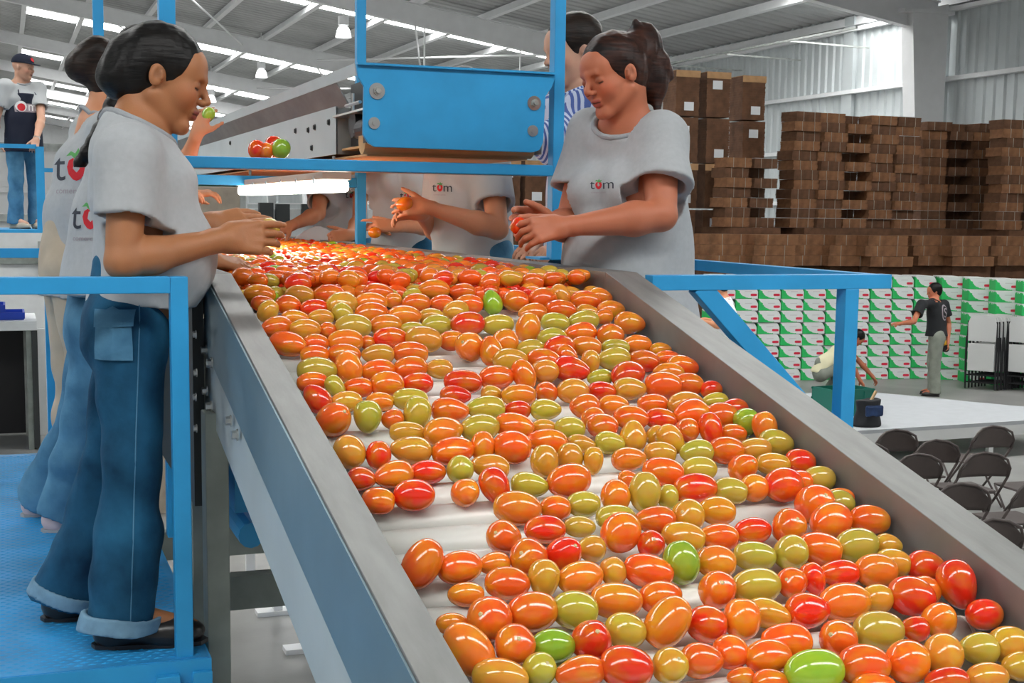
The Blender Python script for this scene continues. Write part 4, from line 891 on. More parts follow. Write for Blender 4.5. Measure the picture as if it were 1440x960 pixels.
# ------------------------------------------------------------------ tomatoes
TOM = "66,909,-51,-36,0,90,66,Os;134,907,-50,84,70,69,60,Y;188,902,-61,-4,0,48,46,O;241,897,-50,54,70,70,61,Y;317,877,-56,-16,0,82,57,O;398,873,-56,-4,0,86,56,Y;470,870,-63,-16,0,60,43,R;530,886,-59,-4,0,70,51,Y;198,975,-60,-16,0,74,48,A;268,996,-53,20,0,92,62,o;349,981,-55,12,0,88,58,Y;424,977,-56,-37,0,85,56,O;495,968,-66,-27,0,52,37,A;540,997,-59,-27,0,66,51,Y;611,952,-58,-5,0,54,52,O;55,1081,-51,-45,-50,68,62,A;109,1092,-56,84,70,57,49,R;176,1077,-55,-26,0,83,59,A;256,1093,-55,12,0,89,59,O;320,1084,-53,84,70,64,49,o;376,1097,-51,-27,0,79,67,O;462,1067,-56,-27,0,85,56,O;536,1069,-64,-37,0,62,41,A;415,1172,-52,84,70,65,55,A;477,1150,-56,84,70,57,53,A;518,1170,-57,84,70,57,41,A;54,1185,-61,-16,0,55,47,R;114,1184,-57,19,0,82,54,O;183,1171,-61,-6,0,70,46,R;244,1176,-57,-6,0,58,55,Ys;307,1168,-59,-36,0,78,51,A;427,1267,-51,16,0,92,68,O;278,1276,-50,-50,-54,74,58,R;352,1260,-59,-26,0,73,50,Y;59,1285,-60,-25,0,61,48,O;125,1280,-55,-6,0,77,58,R;222,1275,-59,-26,0,62,51,os;289,1364,-53,-22,0,88,62,o;365,1359,-61,-16,0,58,46,O;421,1354,-59,-7,0,63,51,Y;231,1460,-59,-25,0,75,51,Os;312,1443,-59,-7,0,75,50,R;382,1430,-65,-16,0,58,38,Y;59,1556,-45,13,59,84,61,O;122,1556,-57,8,0,76,54,O;185,1543,-63,0,0,56,42,o;242,1548,-53,-8,0,66,63,Os;307,1546,-53,-40,0,76,62,Rs;364,1523,-60,-7,0,51,49,A;180,1619,-58,-16,0,74,53,O;240,1624,-53,84,70,64,54,A;303,1623,-57,12,0,83,55,o;110,1629,-65,-8,0,59,39,o;63,1706,-68,-8,0,50,33,o;52,1816,-47,-39,-41,88,63,o;112,1732,-51,-8,0,73,68,Os;183,1722,-52,6,0,81,65,O;251,1725,-54,-24,0,75,60,Y;327,1709,-54,-16,0,83,60,o;367,1607,-60,-55,-58,49,46,A;123,1808,-53,-8,0,64,62,Os;182,1810,-59,-8,0,68,50,G;241,1815,-52,-40,0,72,64,Rs;305,1792,-57,-40,0,65,55,Y;78,1876,-58,-24,0,81,53,A;139,1867,-59,-8,0,56,51,Ys;193,1885,-59,4,0,77,51,O;259,1895,-52,-32,0,78,65,R;618,888,-55,-16,0,68,59,O;693,874,-60,-4,0,72,48,o;611,1001,-56,-38,0,68,57,O;696,957,-58,-28,0,79,53,O;786,878,-60,-4,0,74,49,O;762,966,-60,-28,0,72,48,R;855,899,-55,4,0,89,58,A;833,965,-51,18,0,92,68,O;947,868,-63,-4,0,65,43,Y;904,975,-55,-28,0,75,59,O;953,938,-58,12,0,80,53,R;938,1024,-53,84,70,63,61,G;955,1074,-48,-62,-62,76,56,o;647,1074,-51,84,70,67,58,A;711,1051,-62,0,46,46,44,A;721,1096,-53,-39,-41,69,56,A;790,1038,-58,-5,0,55,52,Os;835,1053,-50,-62,-62,71,51,R;889,1057,-63,-23,0,61,43,O;592,1082,-59,-27,0,64,50,Y;596,1168,-59,3,0,76,50,o;676,1144,-60,-27,0,67,48,A;750,1157,-57,-5,0,73,55,Y;816,1160,-55,-16,0,74,58,O;884,1157,-59,3,0,77,51,A;945,1137,-55,-28,0,76,59,Y;945,1233,-57,-28,0,64,55,R;631,1249,-54,-37,0,83,61,O;713,1239,-58,2,0,79,52,Y;806,1251,-54,-27,0,74,60,Os;885,1230,-60,-16,0,72,48,A;561,1243,-67,-27,0,42,34,O;490,1340,-54,84,70,62,56,o;544,1347,-46,84,70,77,59,Y;596,1344,-61,84,70,48,40,Y;658,1329,-55,1,0,90,59,R;727,1341,-59,-37,0,69,51,Y;780,1339,-57,-27,0,55,54,o;837,1347,-51,-6,0,80,68,R;887,1324,-59,-27,0,58,51,O;938,1316,-58,-6,0,67,53,Y;856,1429,-55,29,0,90,59,Os;918,1421,-60,-38,0,58,49,Y;520,1445,-56,-16,0,76,56,O;588,1440,-54,-7,0,66,61,As;655,1424,-57,-26,0,71,54,o;457,1415,-60,-7,0,74,49,Y;431,1493,-49,0,46,74,68,O;474,1525,-60,-25,0,53,48,Rs;543,1512,-58,-40,0,79,52,A;607,1520,-59,-16,0,73,51,O;683,1505,-60,0,0,73,48,R;748,1514,-53,-26,0,75,63,Os;841,1508,-51,20,0,92,68,O;760,1602,-54,-40,0,80,61,O;699,1606,-54,-8,0,70,60,Ys;632,1601,-57,-22,0,75,54,Y;484,1618,-48,-70,-65,75,62,G;552,1613,-56,-25,0,70,57,o;423,1622,-56,-40,0,85,56,O;940,1388,-65,-27,0,58,39,o;924,1509,-55,-27,0,76,58,O;834,1602,-53,6,0,89,62,Y;903,1599,-61,-22,0,52,46,A;814,1691,-55,-16,0,76,59,o;864,1668,-57,-36,0,63,54,A;916,1689,-56,-8,0,70,57,R;909,1780,-44,-55,-58,86,68,R;861,1763,-59,-40,0,54,50,o;815,1787,-52,-40,0,80,65,R;689,1786,-52,0,0,92,65,o;760,1773,-59,-8,0,55,51,A;746,1682,-59,-8,0,76,50,R;689,1695,-57,-55,-58,57,43,R;645,1701,-57,-8,0,58,54,Os;617,1795,-54,-8,0,75,60,R;554,1782,-60,-40,0,74,49,A;533,1871,-55,-24,0,79,58,O;614,1882,-53,-16,0,66,62,Os;695,1872,-54,-16,0,80,61,Y;769,1864,-63,-25,0,47,42,R;820,1858,-55,-40,0,60,59,os;910,1852,-59,-8,0,63,51,R;682,1964,-52,-16,0,67,65,O;750,1958,-52,84,70,64,61,A;824,1948,-57,-25,0,62,55,Y;879,1949,-55,-8,0,66,59,A;610,1959,-53,-16,0,81,63,O;525,1961,-51,-2,0,92,66,G;718,2012,-61,-9,0,69,46,R;789,2013,-62,-8,0,68,44,A;858,1998,-61,-8,0,55,47,A;461,1953,-65,-9,0,56,38,O;425,1930,-68,-8,0,43,32,O;598,2005,-62,-9,0,68,44,O;407,1703,-58,5,0,75,53,O;368,1803,-44,7,55,86,67,o;501,1711,-52,-16,0,74,64,Os;574,1707,-53,0,0,86,63,Y;437,1800,-56,-33,0,63,57,R;496,1802,-52,84,70,64,62,o;326,1899,-56,84,70,58,53,As;380,1893,-57,-16,0,65,54,O;435,1878,-59,-40,0,56,51,O;485,1902,-58,-2,0,75,52,O;842,-29,-60,-1,0,67,48,o;714,-23,-61,-1,0,59,47,R;673,114,-51,-62,-62,70,55,G;747,95,-53,-30,0,76,62,O;828,87,-51,25,0,92,68,O;893,63,-51,-39,-41,75,57,A;951,101,-54,-16,0,88,60,O;1018,-10,-63,-1,0,55,42,A;1005,72,-54,-31,0,74,60,o;844,180,-55,-16,0,85,58,O;756,201,-56,9,0,85,56,o;922,182,-61,-16,0,64,46,A;954,224,-62,-2,0,50,45,o;991,184,-56,9,0,87,57,o;987,312,-53,-30,0,85,63,o;626,296,-55,-2,0,87,58,Y;685,356,-46,54,70,77,64,o;787,285,-56,-24,0,77,56,Y;868,280,-54,8,0,92,61,Y;730,410,-57,8,0,83,54,Y;817,383,-54,8,0,92,61,O;890,408,-54,-16,0,72,61,O;589,456,-50,84,70,69,67,o;530,523,-48,-70,-65,76,60,O;561,574,-54,7,0,91,60,A;644,487,-59,8,0,76,50,Y;716,493,-54,28,0,92,61,R;711,559,-55,-39,-41,67,49,O;794,478,-58,-29,0,79,52,o;870,487,-60,-16,0,73,48,Y;819,586,-54,7,0,91,60,Y;747,615,-53,84,70,64,48,A;935,473,-58,-3,0,79,52,o;987,502,-64,-3,0,61,40,o;894,600,-57,-40,0,80,55,R;967,579,-61,-4,0,68,47,O;643,576,-56,-40,0,87,57,O;615,657,-55,-4,0,68,58,A;551,688,-50,-50,-54,75,54,O;681,657,-52,-40,0,92,65,R;738,693,-62,6,0,67,44,Y;487,685,-56,6,0,86,57,O;800,711,-51,20,0,92,67,R;919,686,-59,-16,0,78,51,o;969,658,-54,-24,0,81,60,O;856,783,-52,-16,0,88,65,O;630,791,-55,-4,0,76,58,A;704,785,-60,-28,0,64,48,R;770,789,-56,-4,0,81,56,A;926,772,-57,-4,0,76,55,O;974,797,-62,-4,0,53,44,R;499,800,-57,-4,0,79,54,o;568,784,-58,-4,0,62,53,Os;447,771,-63,-4,0,50,42,A;73,5,-56,-16,0,84,56,o;72,60,-63,-1,0,63,43,O;178,4,-58,-16,0,79,53,A;67,160,-54,13,59,62,54,A;129,95,-58,-16,0,68,52,O;254,14,-56,-1,0,87,57,O;191,121,-59,11,0,75,50,R;126,204,-60,-2,0,72,48,o;193,195,-62,-2,0,68,45,A;64,283,-56,28,0,87,57,O;132,297,-58,-2,0,79,52,A;189,291,-64,-2,0,44,41,O;65,424,-53,-38,0,92,62,O;135,403,-60,-3,0,66,48,O;116,483,-61,8,0,71,47,O;264,111,-52,28,0,92,64,A;332,-30,-66,-1,0,49,36,Y;252,178,-57,-36,-37,60,52,Y;251,299,-53,-16,0,92,62,Y;207,403,-56,-3,0,86,57,o;266,383,-67,-3,0,38,35,O;345,96,-55,-1,0,90,59,o;324,189,-55,-2,0,90,59,O;336,282,-56,9,0,87,57,o;320,387,-56,-3,0,86,56,R;261,499,-58,-3,0,79,53,A;338,502,-55,-16,0,87,58,O;184,488,-59,-16,0,78,51,O;165,612,-48,-55,-58,76,61,o;93,613,-53,-4,0,92,62,Y;73,664,-61,7,0,72,47,O;114,706,-59,-42,-46,58,41,Y;164,705,-61,-16,0,65,46,O;232,613,-57,7,0,82,54,O;227,709,-55,-4,0,75,59,O;308,607,-56,16,0,85,56,O;299,696,-59,-16,0,72,50,R;376,606,-60,-16,0,66,49,A;56,787,-53,-39,-41,70,57,R;119,789,-61,6,0,70,46,A;190,792,-63,-16,0,61,43,o;254,799,-58,-16,0,79,52,Y;400,710,-55,-16,0,88,58,R;362,777,-61,-16,0,70,46,R;491,480,-51,16,0,92,68,os;468,409,-58,-3,0,68,52,O;394,417,-51,-28,0,92,66,A;401,295,-64,-2,0,63,41,Y;469,282,-58,-2,0,79,52,Y;544,300,-51,9,0,92,66,R;400,220,-54,-2,0,91,60,o;477,202,-61,-2,0,68,46,A;556,164,-57,32,0,82,54,A;469,93,-57,-1,0,80,54,O;540,86,-60,-1,0,68,48,O;611,109,-57,-16,0,78,54,O;418,51,-62,-1,0,47,45,o;390,-2,-56,-1,0,86,57,O;553,-24,-55,-1,0,90,59,o;631,-16,-59,-1,0,77,51,O;"
COLS = {'R': (0.84, 0.030, 0.008), 'O': (0.90, 0.118, 0.011), 'o': (0.90, 0.200, 0.016), 'A': (0.74, 0.290, 0.030), 'Y': (0.56, 0.400, 0.045), 'G': (0.34, 0.50, 0.030)}
CN = {'R': 'deep red', 'O': 'orange-red', 'o': 'orange', 'A': 'amber', 'Y': 'yellow-green', 'G': 'bright green'}
def tomato_mesh(name, kind, seg=22, rings=14):
    """unit fruit along X (length 1, width 1)"""
    bm = bmesh.new(); rg = random.Random(kind*7+3); R = []
    ph = rg.random()*6
    for i in range(1, rings):
        t = math.pi*i/rings; x = -math.cos(t)/2; r = math.sin(t)/2
        if kind % 5 == 1: r *= (1+.16*x*2)*.96
        elif kind % 5 == 2: r *= .97+.03*math.cos(2*t); r = r**.92*.5**.08
        elif kind % 5 == 3: r *= (1-.22*x*2)*.93
        elif kind % 5 == 4: r = r**.85*.5**.15
        if kind % 5 != 1: x += .010*(math.sin(t)**2)
        if i == rings-1: x -= .012
        R.append([bm.verts.new((x, r*(1+.018*math.cos(3*a+ph)+.010*math.cos(5*a))*math.cos(a), r*(1+.018*math.cos(3*a+ph)+.010*math.cos(5*a))*math.sin(a))) for a in [2*math.pi*k/seg for k in range(seg)]])
    a = bm.verts.new((-.497, 0, 0)); b = bm.verts.new((.478, 0, 0))
    for i in range(len(R)-1):
        for k in range(seg): bm.faces.new((R[i][k], R[i+1][k], R[i+1][(k+1) % seg], R[i][(k+1) % seg]))
    for k in range(seg): bm.faces.new((a, R[0][k], R[0][(k+1) % seg])); bm.faces.new((b, R[-1][(k+1) % seg], R[-1][k]))
    bmesh.ops.recalc_face_normals(bm, faces=bm.faces)
    me = bpy.data.meshes.new(name); bm.to_mesh(me); bm.free(); me.materials.append(M['tomato']); me.polygons.foreach_set('use_smooth', [True]*len(me.polygons)); return me
TM = [tomato_mesh('tomato', k) for k in range(5)]
def scar_mesh():
    bm = bmesh.new(); seg = 14; c = bm.verts.new((-.004, 0, 0)); R = []
    for rr, x in ((.028, .004), (.055, .002), (.085, -.010), (.10, -.026)):
        R.append([bm.verts.new((x, rr*(1+.13*math.cos(5*a+1))*math.cos(a), rr*(1+.13*math.cos(5*a+1))*math.sin(a))) for a in [2*math.pi*k/seg for k in range(seg)]])
    for k in range(seg):
        bm.faces.new((c, R[0][k], R[0][(k+1) % seg]))
        for q in range(3): bm.faces.new((R[q][k], R[q+1][k], R[q+1][(k+1) % seg], R[q][(k+1) % seg]))
    bmesh.ops.recalc_face_normals(bm, faces=bm.faces)
    me = bpy.data.meshes.new('stem_scar'); bm.to_mesh(me); bm.free(); me.materials.append(M['scar']); me.polygons.foreach_set('use_smooth', [True]*len(me.polygons)); return me
SM = scar_mesh()
def put_tomato(P, ax, L, W, colr, kind=0, spin=0.0, scar=None, name='tomato'):
    X = Vector(ax).normalized(); up = Vector((0, 0, 1)) if abs(X.z) < .9 else Vector((0, 1, 0)); Yv = up.cross(X).normalized(); Zv = X.cross(Yv)
    R = Matrix((X, Yv, Zv)).transposed() @ Matrix.Rotation(spin, 3, 'X')
    o = bpy.data.objects.new(name, TM[kind % 5]); col.objects.link(o)
    o.matrix_world = Matrix.Translation(Vector(P)) @ R.to_4x4() @ Matrix.Diagonal((L, W, W, 1)); o.color = (*colr, 1)
    if scar:
        s = bpy.data.objects.new('stem_scar', SM); col.objects.link(s); s.parent = o; s.location = (.489, 0, 0); s.scale = (1, .62, .62)
    return o
rgt = random.Random(11)
rows = [r.split(',') for r in TOM.split(';') if r]
toms = []
for r in rows:
    u, v, h, az, el, L, W = [float(x) for x in r[:7]]; c = r[7]
    a, e = math.radians(az), math.radians(el); ax = U_*math.cos(a)*math.cos(e)-V_*math.sin(a)*math.cos(e)+N_*math.sin(e)
    P = O_+U_*u*.001+V_*v*.001+N_*h*.001
    if len(c) > 1:
        # stem end turned towards the viewer
        tv = unit(CAM-P); ax = unit(tv*.75+U_*rgt.choice((-.55, .45, .2))+N_*.35); L *= .96; W = max(W, L*.84)
    elif rgt.random() < .5: ax = -ax
    toms.append(dict(P=P, ax=ax, L=L*.001, W=W*.001, c=c[0], scar=len(c) > 1, u=u*.001, v=v*.001, el=el, az=az))
random.seed(5)
def jitter(c):
    b = COLS[c]; return tuple(max(0, min(1, x*(1+rgt.uniform(-.10, .10)))) for x in b)
NEAR = 300
# heap on the level table: jittered layers
heap = []
y = 3.535; row = 0
while y < YE-.1:
    x = O_[0]+.035+(row % 2)*.03
    while x < O_[0]+BW-.03:
        for lay in range(2):
            if lay == 1 and rgt.random() < .25: continue
            L = rgt.uniform(.055, .074); W = L*rgt.uniform(.68, .8)
            heap.append(dict(P=V3(x+rgt.uniform(-.008, .008)+lay*.02, y+rgt.uniform(-.008, .008)+lay*.02, O_[2]-.072+lay*.042+rgt.uniform(0, .014)), a=rgt.uniform(-.7, .7), L=L, W=W, lay=lay,
                             c=rgt.choices('ROoAYG', (12, 30, 26, 16, 13, 3))[0]))
        x += .066
    y += .054; row += 1
heap = [t for t in heap if not (t['P'][1] < 3.55 and t['P'][2] > 2.47)]
heap.sort(key=lambda t: t['P'][1]-(.02 if t['lay'] else 0))
extra = [t for t in heap if t['lay'] == 1][:NEAR-len(toms)] if len(toms) < NEAR else []
ids = set(id(t) for t in extra)
for t in extra: toms.append(dict(P=t['P'], ax=V3(math.cos(t['a']), math.sin(t['a']), rgt.uniform(-.2, .2)), L=t['L'], W=t['W'], c=t['c'], scar=False, u=t['P'][0]-O_[0], v=-(t['P'][1]-3.5), el=0, az=0))
# labels that single each one out
def zone(t):
    a = 'by the left rail' if t['u'] < .13 else 'left of centre' if t['u'] < .37 else 'in the middle' if t['u'] < .67 else 'right of centre' if t['u'] < .91 else 'by the right rail'
    v = t['v']; b = 'past the crest' if v < 0 else 'just below the crest' if v < .3 else 'on the upper incline' if v < .62 else 'half way down' if v < .98 else 'on the lower incline' if v < 1.35 else 'near the bottom' if v < 1.65 else 'at the bottom'
    return a+' '+b
def shape(t):
    r = t['W']/t['L']; s = 'large' if t['L'] > .076 else 'small' if t['L'] < .056 else ''
    q = 'round' if r > .88 else 'long' if r < .70 else 'plum'
    return (s+' ' if s else '')+q
used_lab = {}
for i, t in enumerate(toms):
    pose = ' with stem scar' if t['scar'] else ' on end' if t['el'] > 45 else ''
    base = '%s %s tomato%s %s' % (CN[t['c']], shape(t), pose, zone(t))
    nb = sorted((float(np.linalg.norm(t['P']-q['P'])), j) for j, q in enumerate(toms) if j != i)[:4]
    ext = []
    for d, j in nb[:3]:
        q = toms[j]; du = q['u']-t['u']; dv = q['v']-t['v']
        rel = ('right of' if du < 0 else 'left of') if abs(du) > abs(dv) else ('below' if dv < 0 else 'above')
        ext.append('%s a %s one' % (rel, CN[q['c']].split('-')[0].split()[-1] if q['c'] not in 'OY' else {'O': 'orange-red', 'Y': 'yellowish'}[q['c']]))
    t['cands'] = [base]+[base+', '+e for e in ext]+[base+', '+ext[0]+' and '+ext[1].replace(' one', '')]
chosen = {}
from collections import Counter
for lvl in range(5):
    cnt = Counter(t['cands'][lvl] for t in toms if 'lab' not in t)
    for t in toms:
        if 'lab' not in t and cnt[t['cands'][lvl]] == 1 and t['cands'][lvl] not in chosen and len(t['cands'][lvl].split()) <= 16: t['lab'] = t['cands'][lvl]; chosen[t['lab']] = 1
for t in toms:
    if 'lab' in t: continue
    nn = sum(1 for q in toms if q is not t and q['cands'][0] == t['cands'][0] and q['v'] > t['v'])
    for w in ('nearer', 'farther', 'second nearest', 'third nearest', 'fourth nearest', 'fifth nearest', 'farthest'):
        L_ = '%s, %s of several' % (' '.join(t['cands'][0].split()[:12]), w if nn else 'nearest')
        if L_ not in chosen: t['lab'] = L_; chosen[L_] = 1; break
    else: t['lab'] = t['cands'][0]
for i, t in enumerate(toms):
    o = put_tomato(t['P'], t['ax'], t['L'], t['W'], jitter(t['c']), rgt.choice((0, 0, 1, 2, 3, 4)), rgt.random()*6, t['scar'])
    tag(o, t['lab'], 'tomato', 'plum tomatoes on the sorting line')
# the rest of the heap (far past three hundred): one object
def heap_mesh():
    vs = []; fs = []; cs = []; seg, rg_ = 12, 8
    uv = []
    for i in range(1, rg_):
        th = math.pi*i/rg_
        for k in range(seg): uv.append((-math.cos(th)/2, math.sin(th)/2*math.cos(2*math.pi*k/seg), math.sin(th)/2*math.sin(2*math.pi*k/seg)))
    uv = np.array([(-.5, 0, 0)]+uv+[(.5, 0, 0)]); F = []
    for k in range(seg): F.append((0, 1+(k+1) % seg, 1+k)); F.append((len(uv)-1, 1+(rg_-2)*seg+k, 1+(rg_-2)*seg+(k+1) % seg))
    Q = []
    for i in range(rg_-2):
        for k in range(seg): Q.append((1+i*seg+k, 1+i*seg+(k+1) % seg, 1+(i+1)*seg+(k+1) % seg, 1+(i+1)*seg+k))
    allf = []; off = 0; V = []; C = []
    for t in heap:
        if id(t) in ids: continue
        a = t['a']; tl = rgt.uniform(-.3, .3); ax = unit(V3(math.cos(a), math.sin(a), tl)); s = unit(np.cross(V3(0, 0, 1), ax)); u = np.cross(ax, s)
        V.append(t['P']+uv[:, :1]*t['L']*ax+uv[:, 1:2]*t['W']*s+uv[:, 2:]*t['W']*u); C.append(np.tile(np.array([*jitter(t['c']), 1.0]), (len(uv), 1)))
        allf += [tuple(off+i for i in f) for f in F]+[tuple(off+i for i in f) for f in Q]; off += len(uv)
    me = bpy.data.meshes.new('tomato_heap'); me.from_pydata(np.concatenate(V).tolist(), [], allf); me.polygons.foreach_set('use_smooth', [True]*len(me.polygons))
    ca = me.color_attributes.new('Col', 'FLOAT_COLOR', 'POINT'); ca.data.foreach_set('color', np.concatenate(C).ravel().astype(np.float32)); return me
hm_ = vcol_mat('tomato_heap_skin', rough=.18); hm_.node_tree.nodes['Principled BSDF'].inputs['Coat Weight'].default_value = .3
ho = link('tomato_heap', heap_mesh(), hm_); ho['kind'] = 'stuff'; tag(ho, 'dense heap of mixed red, orange and green tomatoes on the level table', 'tomatoes')
# four big round ones parked on the ledge behind the blue beam
for px, py, c, L, lab in ((361, 210, 'R', .062, 'red round tomato, leftmost of the four on the ledge behind the blue beam'), (374, 212, 'O', .055, 'orange round tomato, second of the four on the ledge behind the blue beam'),
                          (385, 206, 'R', .072, 'tall red tomato leaning behind the green one on the ledge'), (395, 209, 'G', .066, 'large green tomato, rightmost on the ledge behind the blue beam')):
    y_ = {361: 4.50, 374: 4.49, 385: 4.56, 395: 4.48}[px]; p = at(px, py, y=y_)
    tag(put_tomato(p, (.3, .2, 1), L, L, jitter(c), 2, 1.0), lab, 'tomato', 'round tomatoes on the ledge')
# ------------------------------------------------------------------ printed logo on shirts: letters and a tomato for the o
def letter_mesh(name, ch, size):
    cu = bpy.data.curves.new(name, 'FONT'); cu.body = ch; cu.size = size; cu.align_x = 'LEFT'; ob = bpy.data.objects.new(name, cu); col.objects.link(ob)
    dg = bpy.context.evaluated_depsgraph_get(); me = bpy.data.meshes.new_from_object(ob.evaluated_get(dg)); bpy.data.objects.remove(ob); return me
def project_print(target, me, org, right, up, nrm, name, m, off=.0018, parent=None):
    """lays a flat print onto the cloth it is printed on"""
    bm = bmesh.new(); bm.from_mesh(me); bmesh.ops.triangulate(bm, faces=bm.faces)
    for _ in range(2): bmesh.ops.subdivide_edges(bm, edges=[e for e in bm.edges if e.calc_length() > .012], cuts=1)
    bmesh.ops.triangulate(bm, faces=bm.faces)
    inv = target.matrix_world.inverted(); tm = bpy.data.meshes[target.data.name]
    bv = getattr(project_print, 'cache', {}).get(tm.name)
    if bv is None:
        bv = BVHTree.FromPolygons([v.co.copy() for v in tm.vertices], [tuple(p.vertices) for p in tm.polygons]); project_print.cache = {**getattr(project_print, 'cache', {}), tm.name: bv}
    W = target.parent.location if target.parent else Vector((0, 0, 0)); o0 = Vector(org)-W; r = Vector(right).normalized(); u = Vector(up).normalized(); n = Vector(nrm).normalized()
    last = None
    for v in bm.verts:
        p = o0+r*v.co.x+u*v.co.y; hit = bv.ray_cast(p+n*.25, -n, .6)
        if hit[0] is not None: v.co = hit[0]+n*off
        else: v.co = p+n*(-.02)
    out = bpy.data.meshes.new(name); bm.to_mesh(out); bm.free(); ob = link(name, out, m, parent or target); return ob
def disc_mesh(pts):
    me = bpy.data.meshes.new('print'); me.from_pydata([(a, b, 0) for a, b in pts], [], [tuple(range(len(pts)))]); return me
def shirt_logo(shirt, org, right, up, n, s):
    """'t', tomato, 'm' with a line of small letters below; s = letter height"""
    org = Vector(org); r = Vector(right).normalized(); u = Vector(up).normalized()
    root = project_print(shirt, letter_mesh('t', 't', s*1.35), org, r, u, n, 'logo_print', M['logo_dark'])
    pts = [(.0, .62), (-.10, .70), (-.24, .62), (-.30, .42), (-.24, .18), (-.10, .02), (.02, -.02), (.14, .03), (.26, .18), (.31, .42), (.26, .62), (.14, .70)]
    project_print(shirt, disc_mesh([(a*s, b*s) for a, b in pts]), org+r*s*.80, r, u, n, 'tomato_print', M['logo_red'], .0018)
    lf = [(.0, .62), (-.16, .78), (-.34, .76), (-.18, .92), (-.04, .84), (.06, 1.02), (.12, .86), (.34, .90), (.20, .74), (.30, .60), (.10, .70)]
    project_print(shirt, disc_mesh([(a*s, b*s) for a, b in lf]), org+r*s*.80, r, u, n, 'leaf_print', M['logo_green'], .0024)
    gl = [(-.06, .60), (-.10, .36), (.02, .24), (.12, .36), (.08, .60)]
    project_print(shirt, disc_mesh([(a*s, b*s) for a, b in gl]), org+r*s*.80, r, u, n, 'gap_print', M['shirt'], .0022)
    project_print(shirt, letter_mesh('m', 'm', s*1.35), org+r*s*1.12, r, u, n, 'letter_print', M['logo_dark'])
    project_print(shirt, letter_mesh('fr', 'comercializa', s*.26), org+r*s*.12-u*s*.42, r, u, n, 'small_print', M['logo_grey'])

# ------------------------------------------------------------------ the people
SK1 = (0.40, 0.165, 0.070); SK2 = (0.50, 0.165, 0.085); SK3 = (0.62, 0.27, 0.14); SK4 = (0.58, 0.32, 0.22)
def A(px, py, y): return V3(at(px, py, y=y))
PZ = 1.62
